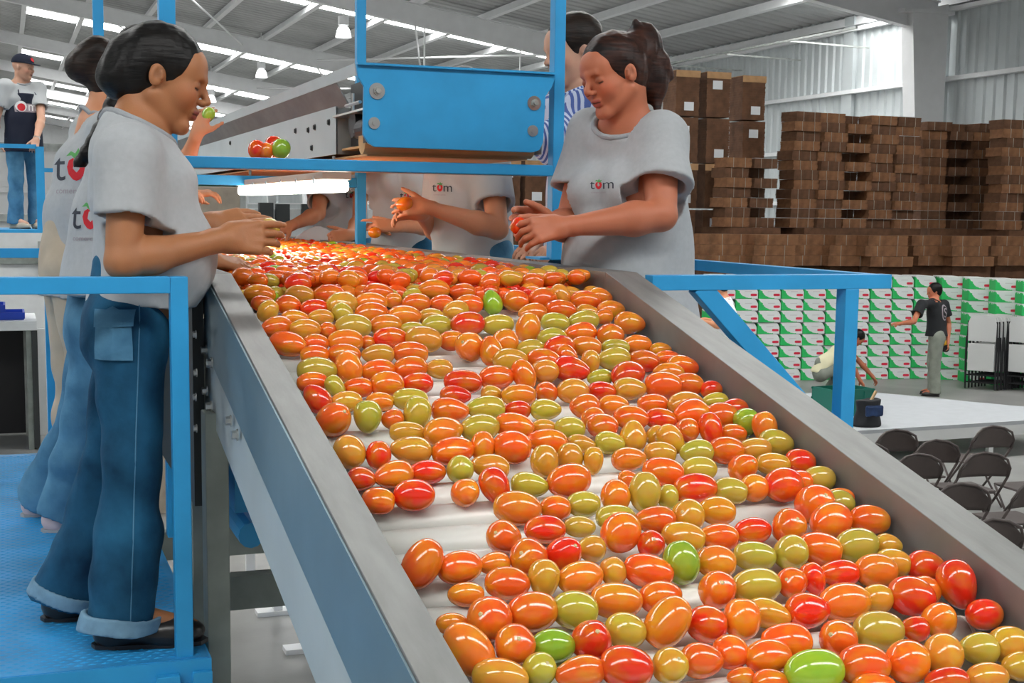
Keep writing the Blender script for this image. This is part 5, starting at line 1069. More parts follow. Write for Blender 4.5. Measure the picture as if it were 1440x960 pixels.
# --- woman in front on the left
def woman_left():
    yc = 3.42
    J = dict(root=V3(.30, yc, PZ), pelvis=A(192, 418, yc), waist=A(203, 345, yc), chest=A(203, 262, yc), shR=A(183, 218, 3.27), shL=A(196, 208, 3.58),
             hipR=A(186, 462, 3.34), hipL=A(180, 458, 3.50), knR=A(188, 655, 3.32), knL=A(160, 640, 3.56), anR=V3(at(172, 862, z=1.70)), anL=V3(at(96, 838, z=1.70)),
             elR=A(172, 368, 3.22), wrR=A(313, 337, 3.30), elL=A(200, 360, 3.66), wrL=A(290, 316, 3.50), head=A(229, 108, 3.43))
    J['anR'][1] = 3.31; J['anL'] = V3(.13, 3.58, 1.70); J['soleR'] = PZ+.001; J['soleL'] = PZ+.001
    hp = math.radians(14); J['hB'] = frame((math.cos(hp), -.20, -math.sin(hp)), (math.sin(hp), 0, math.cos(hp)))
    def style(v, P, K):
        v.el(P(-.088, 0, .020), V3(.046, .056, .052)*K, None, k=.02); v.el(P(-.100, .0, -.028), V3(.044, .056, .046)*K, None, k=.03)
    root, J, shirt, pants, body = make_person('person', 'woman in grey T-shirt and cuffed blue jeans sorting at left, nearest the camera', J, dict(
        yaw=0.0, k=1.06, h=.012, fine=.0027, hs=.0055, ht=.007, hh=.0045, skin=SK1, hair='hair_black', style=style, girth=.86, belly=.006, bust=0, hem=-.020, hipk=.865, wr=.0062, wf=26, neck=.056, seed=4, lip=(.26, .06, .05),
        handR=dict(d=(1, .04, .06), n=(0, -1, .25), s=(.1, .2, 1), kw=dict(curls=((8, 18, 12), (16, 26, 18), (22, 30, 20), (26, 32, 22)), thumb=(.95, .22, -.25), tcurl=2, spread=.02)),
        handL=dict(d=(1, -.05, .13), n=(.0, -.75, .75), s=(0, -.6, -.9), kw=dict(curls=((5, 8, 5), (7, 8, 5), (9, 10, 6), (12, 12, 8)), thumb=(.92, .35, .12), tcurl=4, spread=.04)),
        toeR=(1, -.16, 0), toeL=(1, -.05, 0), flare=1.10, legw=.98, plen=.035, pwr=.0065, open=True, pants='denim', sleeve=.60, arm=1.0))
    # turned-up cuffs, stitched seam, back pocket
    for S in 'RL':
        an = J['an'+S]; w = unit(an-J['kn'+S]); e = an+w*.03; a = e-w*.032; v = Vol(e-.17, e+.17, .005); v.rc(a, e+w*.05, .0945, .103, k=0); v.cut(e+w*.004, w, .3); v.cut(a, -w, .3); v.rc(a-w*.03, e+w*.08, .083, .094, k=0, op='sub'); v.wrinkle(.003, 30, 5)
        me = v.mesh('cuff'); me.transform(Matrix.Translation(-Vector(J['root']))); link('cuff', me, M['denim_cuff'], pants)
    sm = MB(); pts = []
    W = Vector(J['root']); tm = pants.data; bv = BVHTree.FromPolygons([v.co.copy() for v in tm.vertices], [tuple(p.vertices) for p in tm.polygons])
    for i in range(26):
        t = i/25; p = J['hipR']*(1-t)+J['anR']*t+V3(.012, 0, .06*(1-t)); h = bv.ray_cast(Vector(p)-W+Vector((0, -.3, 0)), Vector((0, 1, 0)), .6)
        if h[0] is not None: pts.append(tuple(h[0]+Vector((0, -.0005, 0))))
    sm.tube(pts, .0016, 5); sm.build('side_seam', M['denim_pale'], pants)
    pk = disc_mesh([(0, 0), (.105, 0), (.105, .03), (.100, .105), (.05, .125), (.005, .105)]); 
    c = A(108, 512, 3.2); project_print(pants, pk, c, (1, 0, 0), (0.0, 0, 1), (-.45, -1, 0), 'back_pocket', M['denim_pale'], .007)
    pk = disc_mesh([(0, .075), (.108, .08), (.108, .118), (.0, .118)]); project_print(pants, pk, c, (1, 0, 0), (0, 0, 1), (-.45, -1, 0), 'pocket_flap', M['denim_pale'], .011)
    t = put_tomato(A(374, 323, 3.345), (1, -.1, .45), .072, .056, COLS['Y'], 0, 1.0); tag(t, 'yellow-green tomato held in the hand of the nearest woman on the left', 'tomato', 'tomatoes in hands')
woman_left()

# --- woman at the right
def woman_right():
    yc = 3.98; yaw = math.pi+.50; f = V3(math.cos(yaw), math.sin(yaw), 0); l = V3(-f[1], f[0], 0)
    J = dict(root=V3(1.95, 4.0, PZ), pelvis=A(893, 445, yc), waist=A(887, 352, yc), chest=A(886, 262, yc), hipR=A(880, 485, 4.06), hipL=A(900, 485, 3.92), head=A(862, 104, 3.93))
    J['root'] = V3(J['pelvis'][0], yc, PZ)
    sc = A(893, 190, yc); J['shR'] = sc-l*.165; J['shL'] = A(928, 198, 3.84)
    J['knR'] = V3(J['hipR'][0], 4.08, 2.08); J['knL'] = V3(J['hipL'][0], 3.92, 2.08); J['anR'] = V3(J['hipR'][0]+.02, 4.1, 1.70); J['anL'] = V3(J['hipL'][0]+.02, 3.92, 1.70); J['soleR'] = J['soleL'] = PZ+.001
    J['elL'] = A(930, 303, 3.72); J['wrL'] = A(793, 319, 3.74); J['elR'] = A(800, 318, 4.10); J['wrR'] = A(772, 312, 3.90)
    hp = math.radians(16); hy = math.pi+.26; J['hB'] = frame((math.cos(hy)*math.cos(hp), math.sin(hy)*math.cos(hp), -math.sin(hp)), (math.cos(hy)*math.sin(hp), 0, math.cos(hp)))
    def style(v, P, K):
        v.el(P(-.105, 0, .045), V3(.050, .055, .055)*K, None, k=.03); v.el(P(-.140, -.01, .045), V3(.058, .060, .078)*K, None, k=.03); v.el(P(-.140, -.005, -.040), V3(.052, .055, .075)*K, None, k=.03)
        v.rc(P(-.15, 0, -.07), P(-.115, .02, -.13), .030, .012, k=.02); v.rc(P(-.13, 0, .08), P(-.125, 0, .125), .024, .010, k=.02); v.rc(P(-.17, .02, .0), P(-.195, .02, -.055), .03, .012, k=.02)
    root, J, shirt, pants, body = make_person('person', 'stout woman with reddish ponytail and grey logo T-shirt sorting at right', J, dict(
        yaw=yaw, k=1.08, h=.012, fine=.0029, hs=.006, ht=.012, hh=.005, skin=SK2, hair='hair_brown', style=style, girth=1.24, belly=.035, bust=.03, hem=-.16, wr=.0055, wf=22, seed=8, lip=(.40, .09, .07), arm=1.18, neck=.063,
        handL=dict(d=(-1, .0, -.12), n=(-.05, -.85, .5), s=(-.1, .5, 1), kw=dict(curls=((30, 40, 25), (34, 42, 25), (36, 40, 25), (30, 36, 20)), thumb=(.85, .45, -.3), tcurl=15, spread=.09)),
        handR=dict(d=(-1, -.1, .06), n=(0, .8, .3), s=(0, .1, 1), kw=dict(curls=((18, 24, 18), (20, 25, 18), (25, 28, 18), (28, 30, 20)), thumb=(.8, .5, -.3))),
        toeR=(-1, -.3, 0), toeL=(-1, -.3, 0), pants='denim', sleeve=.62, slw=.022))
    shirt_logo(shirt, A(836, 260, 3.75), (1, -.35, -.05), (.02, 0, 1), (-.35, -1, .05), .032)
    t = put_tomato(A(729, 317, 3.80), (.4, .2, .9), .055, .046, COLS['R'], 0, 1.0); tag(t, 'red tomato held in the hands of the woman at right', 'tomato', 'tomatoes in hands')
woman_right()

def worker(label, px, y, yaw, H, skin, hair, style, root_z=PZ, arms=None, **o):
    pos = o.pop('pos', None)
    if pos is None: p = at(px, 300, y=y); pos = (p[0], y, root_z)
    J, f, l, k = std_joints(pos, yaw, H, lean=o.pop('lean', .03), headpitch=o.pop('hp', 15), headyaw=o.pop('hyaw', 0), step=o.pop('step', 0.0))
    for q, vv in (arms or {}).items(): J[q] = V3(vv)
    fs = math.cos(yaw)
    d = dict(yaw=yaw, k=k, h=.009, skin=skin, hair=hair, style=style, toeR=f, toeL=f, handR=dict(d=unit(J['wrR']-J['elR']), n=(0, -.3, 1), s=l), handL=dict(d=unit(J['wrL']-J['elL']), n=(0, -.3, 1), s=-l), wr=.006)
    d.update(o); J['soleR'] = J['soleL'] = pos[2]+.001
    return make_person('person', label, J, d)
def bun(v, P, K):
    v.el(P(-.10, 0, .06), V3(.07, .07, .065)*K, None, k=.03); v.el(P(-.13, .02, .0), V3(.06, .07, .06)*K, None, k=.03)
def short(v, P, K): v.el(P(-.03, 0, .04), V3(.092, .084, .085)*K, None, k=.02)
def braid(v, P, K):
    v.el(P(-.10, 0, .02), V3(.05, .06, .05)*K, None, k=.03)
    q = [P(-.10, 0, .02), P(-.11, 0, -.03), A(172, 136, 4.10), A(166, 146, 4.04), A(158, 160, 4.0), A(148, 178, 3.96), A(138, 194, 3.95), A(128, 208, 3.95), A(118, 222, 3.96), A(108, 236, 3.98)]
    for i in range(len(q)-1): v.el((q[i]+q[i+1])/2, V3(.052-.0034*i, .044-.003*i, .048-.003*i), frame(V3(.3, 0, 1), V3(0, 1, 0)), k=.006)
# second woman (braid)
root, J, sh, pa, bo = worker('woman with a dark braid leaning over the table, half hidden behind the nearest woman', 132, 4.35, 0.05, 1.60, SK1, 'hair_black', braid, hv=.5, lean=.14, hp=25, hs=.007, step=.0,
    arms=dict(elR=A(215, 350, 4.05), wrR=A(292, 366, 3.95), anR=V3(at(88, 712, z=1.70)), anL=V3(at(58, 692, z=1.70)), knR=A(120, 590, 4.5), knL=A(110, 590, 4.7), hipR=A(142, 455, 4.4), hipL=A(142, 455, 4.6), elL=A(215, 345, 4.7), wrL=A(262, 372, 4.5)),
    handR=dict(d=(1, -.15, -.12), n=(0, -.3, 1), s=(0, 1, .2), kw=dict(curl=(25, 25, 15))), shoe='sneaker', sole='rib', shirt='shirt', pants='denim_pale', hem=-.11, seed=21, wr=.008, flare=1.05, plen=.03, hipk=.84)
shirt_logo(sh, A(84, 322, 4.15), (1, -.3, 0), (.05, 0, 1), (-.25, -1, 0), .085)
# third woman (curly bun, tan trousers)
root, J, sh, pa, bo = worker('woman with a curly dark bun, large back logo and tan trousers at left', 98, 5.15, 0.10, 1.61, SK3, 'hair_dark', bun, lean=.11, hp=22, hs=.008, hipk=.80, pants='tan_cloth', shirt='shirt', seed=31, wr=.008, hem=-.17,
    arms=dict(wrR=A(250, 350, 5.0)), girth=1.0)
shirt_logo(sh, A(66, 252, 4.95), (1, -.2, 0), (.03, 0, 1), (-.15, -1, 0), .110)
# fourth, arm raised
root, J, sh, pa, bo = worker('worker with a raised forearm holding a green tomato, behind the nearest woman', 178, 6.6, 0.0, 1.62, SK3, 'hair_black', short, lean=.05, arms=dict(elR=A(258, 238, 6.35), wrR=A(277, 188, 6.25)),
    handR=dict(d=(.35, 0, 1), n=(-.5, -.8, .2), s=(1, -.2, 0), kw=dict(curl=(25, 30, 20))), h=.011)
t = put_tomato(A(293, 161, 6.25), (.6, 0, 1), .07, .062, COLS['G'], 2); tag(t, 'green tomato held up beside the chin of the nearest woman', 'tomato', 'tomatoes in hands')
# right-hand row behind the beam
YR = math.pi+.45
worker('tall brown-haired person in a blue striped shirt behind the woman at right', 826, 4.95, math.pi+.1, 1.80, SK4, 'hair_dark', short, lean=.02, hp=12, shirt='plaid', collar='plaid', h=.009, pants='denim',
    arms=dict(elR=A(800, 330, 5.2), wrR=A(760, 345, 5.1), elL=A(850, 330, 4.8), wrL=A(800, 345, 4.8)))
root, J, sh, pa, bo = worker('worker in grey logo T-shirt with bent forearm, seen below the blue end plate', 668, 5.6, YR, 1.64, SK3, 'hair_black', short, lean=.03, hp=20, hs=.007, shirt='shirt_far', belly=.03, girth=1.1, slw=.016, hem=-.2,
    arms=dict(elL=A(700, 322, 5.28), wrL=A(600, 291, 5.25), elR=A(620, 330, 5.75), wrR=A(590, 300, 5.45), shL=A(690, 232, 5.42)), arm=1.15,
    handL=dict(d=(-1, 0, .02), n=(0, -.9, .3), s=(0, .3, 1), kw=dict(curl=(30, 35, 25))), handR=dict(d=(-1, -.1, -.05), n=(0, .5, .8), s=(0, .2, 1), kw=dict(curl=(30, 35, 25))), pants='denim_pale', wr=.004)
shirt_logo(sh, A(608, 268, 5.4), (1, -.3, -.03), (0, 0, 1), (-.3, -1, 0), .040)
t = put_tomato(A(569, 287, 5.25), (1, 0, .3), .07, .055, COLS['o'], 0); tag(t, 'orange tomato gripped by the worker below the blue end plate', 'tomato', 'tomatoes in hands')
root, J, sh, pa, bo = worker('worker in logo T-shirt pointing over the heap, right of the far blue post', 566, 6.5, YR, 1.62, SK3, 'hair_black', short, lean=.03, hp=20, shirt='shirt_far', hem=-.13,
    arms=dict(elL=A(612, 318, 6.2), wrL=A(556, 318, 6.15), elR=A(545, 330, 6.7), wrR=A(530, 320, 6.4), shL=A(590, 250, 6.3)),
    handL=dict(d=(-1, 0, .05), n=(0, -.7, .7), s=(0, .5, 1), kw=dict(curls=((8, 10, 5), (45, 40, 25), (50, 45, 25), (50, 45, 25)))), pants='denim')
shirt_logo(sh, A(562, 280, 6.3), (1, -.3, -.03), (0, 0, 1), (-.3, -1, 0), .040)
t = put_tomato(A(527, 327, 6.1), (1, 0, .1), .062, .052, COLS['o'], 0); tag(t, 'orange tomato in the pointing hand beside the far blue post', 'tomato', 'tomatoes in hands')
root, J, sh, pa, bo = worker('worker in pale T-shirt with one fist on the table, left of the far blue post', 482, 7.5, YR+.3, 1.62, SK3, 'hair_black', short, lean=.06, hp=20, shirt='shirt_far', hem=-.13,
    arms=dict(shR=A(452, 262, 7.5), elR=A(448, 300, 7.3), wrR=A(408, 318, 7.1), elL=A(505, 310, 7.2), wrL=A(492, 331, 6.95)),
    handR=dict(d=(-1, -.2, -.4), n=(0, -.3, 1), s=(0, -1, 0), kw=dict(curl=(25, 25, 15))), handL=dict(d=(-1, -.2, -.1), n=(-.2, -.9, .5), s=(0, .3, 1), kw=dict(curl=(60, 60, 40))), pants='denim')
shirt_logo(sh, A(486, 278, 7.3), (1, -.2, 0), (0, 0, 1), (-.2, -1, 0), .036)

# --- man with cap and apron on the far raised walkway
def apron_man():
    z = 2.43; p = at(30, 322, z=z); p = at(34, 321, z=2.43); y = 14.9; p = V3(at(36, 300, y=y)); pos = (p[0], y, 2.43)
    yaw = -1.15; H = 1.74
    J, f, l, k = std_joints(pos, yaw, H, lean=0, headpitch=4, headyaw=35)
    J['elL'] = A(58, 168, y-.15); J['wrL'] = A(51, 196, y-.45); J['elR'] = A(-6, 170, y-.1); J['wrR'] = A(-8, 200, y-.4)
    J['soleR'] = J['soleL'] = 2.431
    root, J, shirt, pants, body = make_person('person', 'man in dark cap, grey T-shirt and navy logo apron on the raised walkway far left', J, dict(yaw=yaw, k=k, h=.012, skin=SK4, hair=None, toeR=unit(f+.3*l), toeL=unit(f-.2*l), shirt='shirt_far', pants='denim_pale', shoe='tan_cloth', bust=0,
        handL=dict(d=(-.2, -.5, -.8), n=(0, -1, .2), s=(-1, 0, 0), kw=dict(curl=(40, 40, 30))), handR=dict(d=(0, -.6, -.6), n=(0, -1, .2), s=(1, 0, 0))))
    Wd = Matrix.Translation(-Vector(J['root'])); side = unit(J['shL']-J['shR'])
    v = Vol(J['pelvis']-V3(.35, .35, .4), J['chest']+V3(.35, .35, .3), .012)
    v.ec(J['pelvis']-V3(0, 0, .22), J['waist'], (.19*k, .15*k), (.168*k, .135*k), side, k=.03); v.ec(J['waist'], J['chest']+V3(0, 0, .05), (.168*k, .135*k), (.12*k, .132*k), side, k=.03)
    v.cut(J['pelvis']-V3(0, 0, .20), V3(0, 0, -1), .6); v.cut(J['chest']+V3(0, 0, .06), V3(0, 0, 1), .5); v.cut(J['waist']-f*.02, -f, .9)
    me = v.mesh('apron'); me.transform(Wd); ap = link('apron', me, M['navy'], root)
    q = MB(); nb = (J['shR']+J['shL'])/2
    for s in (-1, 1): q.cyl(tuple(J['chest']+f*.125+l*s*.09+V3(0, 0, .05)-J['root']), tuple(nb+l*s*.055+V3(0, 0, .05)-J['root']), .006, seg=6)
    q.build('neck_strap', M['navy'], ap)
    w = disc_mesh([(0, 0), (.24, 0), (.24, .085), (0, .085)]); c = J['chest']+f*.2-l*(-.0)-V3(0, 0, .13); rr = -l*-1
    rt = unit(np.cross(f, V3(0, 0, 1))); rt = rt if rt[0] > 0 else -rt
    o = c-rt*.13; project_print(ap, w, o, rt, (0, 0, 1), f, 'logo_patch', M['logo_grey'], .004)
    a = [(math.cos(t*math.pi/8)*.05, math.sin(t*math.pi/8)*.055) for t in range(16)]
    project_print(ap, disc_mesh(a), o+rt*.055+V3(0, 0, .055), rt, (0, 0, 1), f, 'tomato_print', M['logo_white'], .008); project_print(ap, disc_mesh([(x*.7, y*.7-.008) for x, y in a]), o+rt*.055+V3(0, 0, .055), rt, (0, 0, 1), f, 'tomato_print', M['logo_red'], .012)
    project_print(ap, letter_mesh('m', 'm', .13), o+rt*.115+V3(0, 0, .015), rt, (0, 0, 1), f, 'letter_print', M['logo_white'], .008)
    hc = J['head']; B = J['hB']; P = lambda x, yy, zz: hc+(B[0]*x+B[1]*yy+B[2]*zz)*k
    v = Vol(hc-.2, hc+.22, .009); v.el(P(-.008, 0, .045), V3(.106, .088, .085)*k, B, k=.01); v.cut(P(0, 0, .038), -B[2], .3); v.ec(P(.06, 0, .040), P(.155, 0, .030), (.075*k, .008), (.06*k, .006), B[1], k=.008)
    me = v.mesh('cap'); me.transform(Wd); cp = link('cap', me, M['navy'], root)
    project_print(cp, disc_mesh([(math.cos(t*math.pi/6)*.030, math.sin(t*math.pi/6)*.022) for t in range(12)]), P(.12, 0, .075), tuple(B[1]*-1 if (B[1]*-1)[0] > 0 else B[1]), tuple(B[2]), tuple(B[0]), 'cap_badge', M['logo_red'], .004)
    q = MB(); q.cyl(tuple(J['wrL']-J['root']-V3(0, 0, .0)), tuple(J['wrL']-J['root']+unit(J['elL']-J['wrL'])*.03), .034, seg=14); q.build('wrist_watch', M['bolt'], root)
    # his walkway: deck and rail
    wk = empty('raised_walkway', (-.4, 14.9, 0)); tag(wk, 'blue raised walkway the man in the apron stands on', 'platform'); b0 = Vector(wk.location)
    def A2(name, lo, hi, m, par, base):
        b = MB(); b.box(lo, hi); o2 = b.build(name, m, None); o2.data.transform(Matrix.Translation(-base)); o2.parent = par
    A2('deck', (-2.5, 14.3, 2.40), (.72, 15.6, 2.43), M['blue'], wk, b0)
    for x in (-2.4, .66): A2('leg', (x-.04, 14.35, 0), (x+.04, 14.43, 2.4), M['blue'], wk, b0)
    r = empty('walkway_rail', (.3, 14.35, 2.43)); tag(r, 'blue pipe rail under the hand of the man in the apron', 'railing'); r0 = Vector(r.location)
    zr = at(30, 204, y=14.35)[2]; xr = at(57, 260, y=14.35)[0]; A2('top_rail', (-2.5, 14.33, zr-.03), (xr-.03, 14.38, zr+.01), M['blue'], r, r0); A2('post', (xr-.04, 14.33, 2.43), (xr+.04, 14.40, zr-.01), M['blue'], r, r0); A2('mid_rail', (xr+.04, 14.34, 3.0), (.70, 14.38, 3.04), M['blue'], r, r0); A2('post', (.66, 14.33, 2.43), (.70, 14.38, zr-.1), M['blue'], r, r0)
apron_man()

# --- men beside the cartons
def bg_men():
    # standing, back to us, one arm reaching left
    p = V3(at(1313, 556, z=0.0)); yaw = math.pi-.55
    J, f, l, k = std_joints((p[0], p[1], 0), yaw, 1.68, lean=.02, headpitch=8, headyaw=15)
    y = p[1]; J['elL'] = A(1285, 452, y-.25); J['wrL'] = A(1265, 455, y-.45); J['elR'] = A(1334, 455, y+.05); J['wrR'] = A(1333, 480, y-.1)
    J['shL'] = A(1296, 428, y-.1); J['shR'] = A(1328, 428, y+.05); J['soleR'] = J['soleL'] = .001
    root, J, sh, pa, bo = make_person('person', 'man in black printed T-shirt and grey trousers standing before the green-and-white cartons', J, dict(yaw=yaw, k=k, h=.013, skin=SK2, hair='hair_black', style=short, toeR=f, toeL=f, shirt='black_cloth', collar='black_cloth', pants='olive_cloth', bust=0, hem=-.04, legw=1.1,
        handL=dict(d=(-1, -.3, 0), n=(0, -.3, 1), s=(0, 1, 0)), handR=dict(d=(0, 0, -1), n=(1, -.3, 0), s=(-.3, -1, 0)), slw=.02, sleeve=.6))
    n = V3(.3, -1, 0); ring = [(math.cos(t*math.pi/10)*.075, math.sin(t*math.pi/10)*.12) for t in range(20)]
    c = J['chest']+V3(.03, -.02, .0); project_print(sh, disc_mesh(ring), c, (1, .3, 0), (0, 0, 1), n, 'shirt_print', M['logo_grey'], .004); project_print(sh, disc_mesh([(a*.78, b*.82) for a, b in ring]), c, (1, .3, 0), (0, 0, 1), n, 'shirt_print', M['black_cloth'], .008)
    project_print(sh, letter_mesh('s', 'S', .20), c+V3(-.045, 0, -.07), (1, .3, 0), (0, 0, 1), n, 'shirt_print', M['logo_grey'], .012)
    g = J['gripR']; w = empty('tape_gun', tuple(g)); tag(w, 'small black and yellow tape dispenser in the hand of the standing man', 'tool')
    b = MB(); b.cyl((-.0, -.03, 0), (0, .03, 0), .055, seg=14); b.build('roll', M['black'], w); b = MB(); b.box((-.03, -.02, -.02), (.03, .02, .12)); b.build('handle', M['yellow'], w)
    # crouching in pale yellow
    p = V3(at(1172, 552, z=0)); y = p[1]; yaw = -.35; f = V3(math.cos(yaw), math.sin(yaw), 0); l = V3(-f[1], f[0], 0); r0 = V3(p[0], y, 0)
    L = lambda x, yy, z: r0+f*x+l*yy+V3(0, 0, z)
    J = dict(root=r0, pelvis=L(-.22, 0, .34), waist=L(-.14, 0, .46), chest=L(.06, 0, .62), shR=L(.17, -.17, .70), shL=L(.17, .17, .70), hipR=L(-.2, -.1, .30), hipL=L(-.2, .1, .30), knR=L(.17, -.17, .46), knL=L(.20, .2, .44), anR=L(0, -.14, .09), anL=L(.0, .16, .09),
             elR=L(.22, -.24, .42), wrR=L(.34, -.22, .22), elL=L(.42, .16, .46), wrL=L(.62, .12, .24), head=L(.33, 0, .84), soleR=.001, soleL=.001)
    hp = math.radians(45); J['hB'] = frame(f*math.cos(hp)-V3(0, 0, math.sin(hp)), f*math.sin(hp)+V3(0, 0, math.cos(hp)))
    make_person('person', 'man in pale yellow shirt crouching behind the green crate', J, dict(yaw=yaw, k=1.04, h=.014, skin=SK2, hair='hair_black', style=short, toeR=f, toeL=f, shirt='yellow_cloth', collar='yellow_cloth', pants='olive_cloth', bust=0, hem=-.02,
        handR=dict(d=(.5, -.3, -.8), n=(1, 0, .5), s=(0, 1, 0)), handL=dict(d=(.5, -.2, -.8), n=(1, 0, .5), s=(0, -1, 0))))
    # white shirt behind the diagonal brace
    y = 13.6; p = V3(at(1024, 480, y=y)); pos = (p[0], y, 0.401)
    J, f, l, k = std_joints(pos, math.pi-.7, 1.54, lean=.06, headpitch=25); J['soleR'] = J['soleL'] = .402
    make_person('person', 'person in loose white shirt standing behind the diagonal blue brace', J, dict(yaw=math.pi-.7, k=k, h=.014, skin=SK3, hair='hair_black', style=short, toeR=f, toeL=f, shirt='white_cloth', collar='white_cloth', pants='white_cloth', girth=1.15, belly=.03, hem=-.22,
        handR=dict(d=f, n=(0, 0, 1), s=l), handL=dict(d=f, n=(0, 0, 1), s=-l)))
bg_men()
# ------------------------------------------------------------------ cartons, cardboard, stage, chairs
rb = random.Random(3)
def pxof(P):
    v = RC @ (np.array(P)-CAM); return 720+F_PX*v[0]/v[2], PY-F_PX*v[1]/v[2]
ORD = ['top', 'second', 'third', 'fourth', 'fifth', 'sixth', 'seventh', 'eighth', 'bottom']
NTH = ['first', 'second', 'third', 'fourth', 'fifth', 'sixth', 'seventh', 'eighth', 'ninth', 'tenth', 'eleventh', 'twelfth', 'thirteenth', 'fourteenth', 'fifteenth', 'sixteenth', 'seventeenth', 'eighteenth', 'nineteenth', 'twentieth']
def carton_mesh():
    w, h, d = .378, .186, .48
    m = MB(); m.prism([(0, 0, 0), (w, 0, 0), (w, 0, h*.60), (w*.90, 0, h*.92), (w*.84, 0, h), (0, 0, h)], (0, d, 0))
    me = m.mesh('carton', .004, 1); me.materials.append(M['carton']); return me
def carton_notch():
    w, h, d = .378, .186, .48
    m = MB(); m.prism([(w*.97, .03, h*.74), (w, .03, h*.66), (w, .03, h*.93), (w*.9, .03, h*.97)], (0, d-.06, 0)); me = m.mesh('notch_fill'); me.materials.append(M['dark_shade_steel']); return me  # near-black piece filling the carton's clipped corner
def build_cartons():
    me = carton_mesh(); lid = carton_notch(); cols = []
    e = unit(V3(1.86, -.28, 0)); P0 = V3(13.64, 18.67, 0)
    k = 3
    while True:
        p = P0+e*(k*.389)
        if pxof(p)[0] < 975: break
        if pxof(p)[0] < 1300: cols.append((p, math.atan2(e[1], e[0])))
        k -= 1
    cols = cols[::-1]; r = RC[0]; a = math.atan2(r[1], r[0])
    for i in range(4):
        q = V3(at(1318+37.5*i, 534+3.5*i, z=0)); cols.append((q, a+.02))
    n = len(cols)
    for ci, (p, ang) in enumerate(cols):
        for row in range(9):
            o = bpy.data.objects.new('carton', me); col.objects.link(o); jx = rb.uniform(-.004, .004)
            o.location = (p[0]+jx, p[1]+rb.uniform(-.015, .015), (8-row)*.190+.001); o.rotation_euler = (0, 0, ang+rb.uniform(-.012, .012))
            q = bpy.data.objects.new('notch_fill', lid); col.objects.link(q); q.parent = o
            tag(o, 'green and white printed tomato carton, %s row, %s column from the right end' % (ORD[row], NTH[n-1-ci]), 'carton', 'green and white cartons in the wall')
build_cartons()

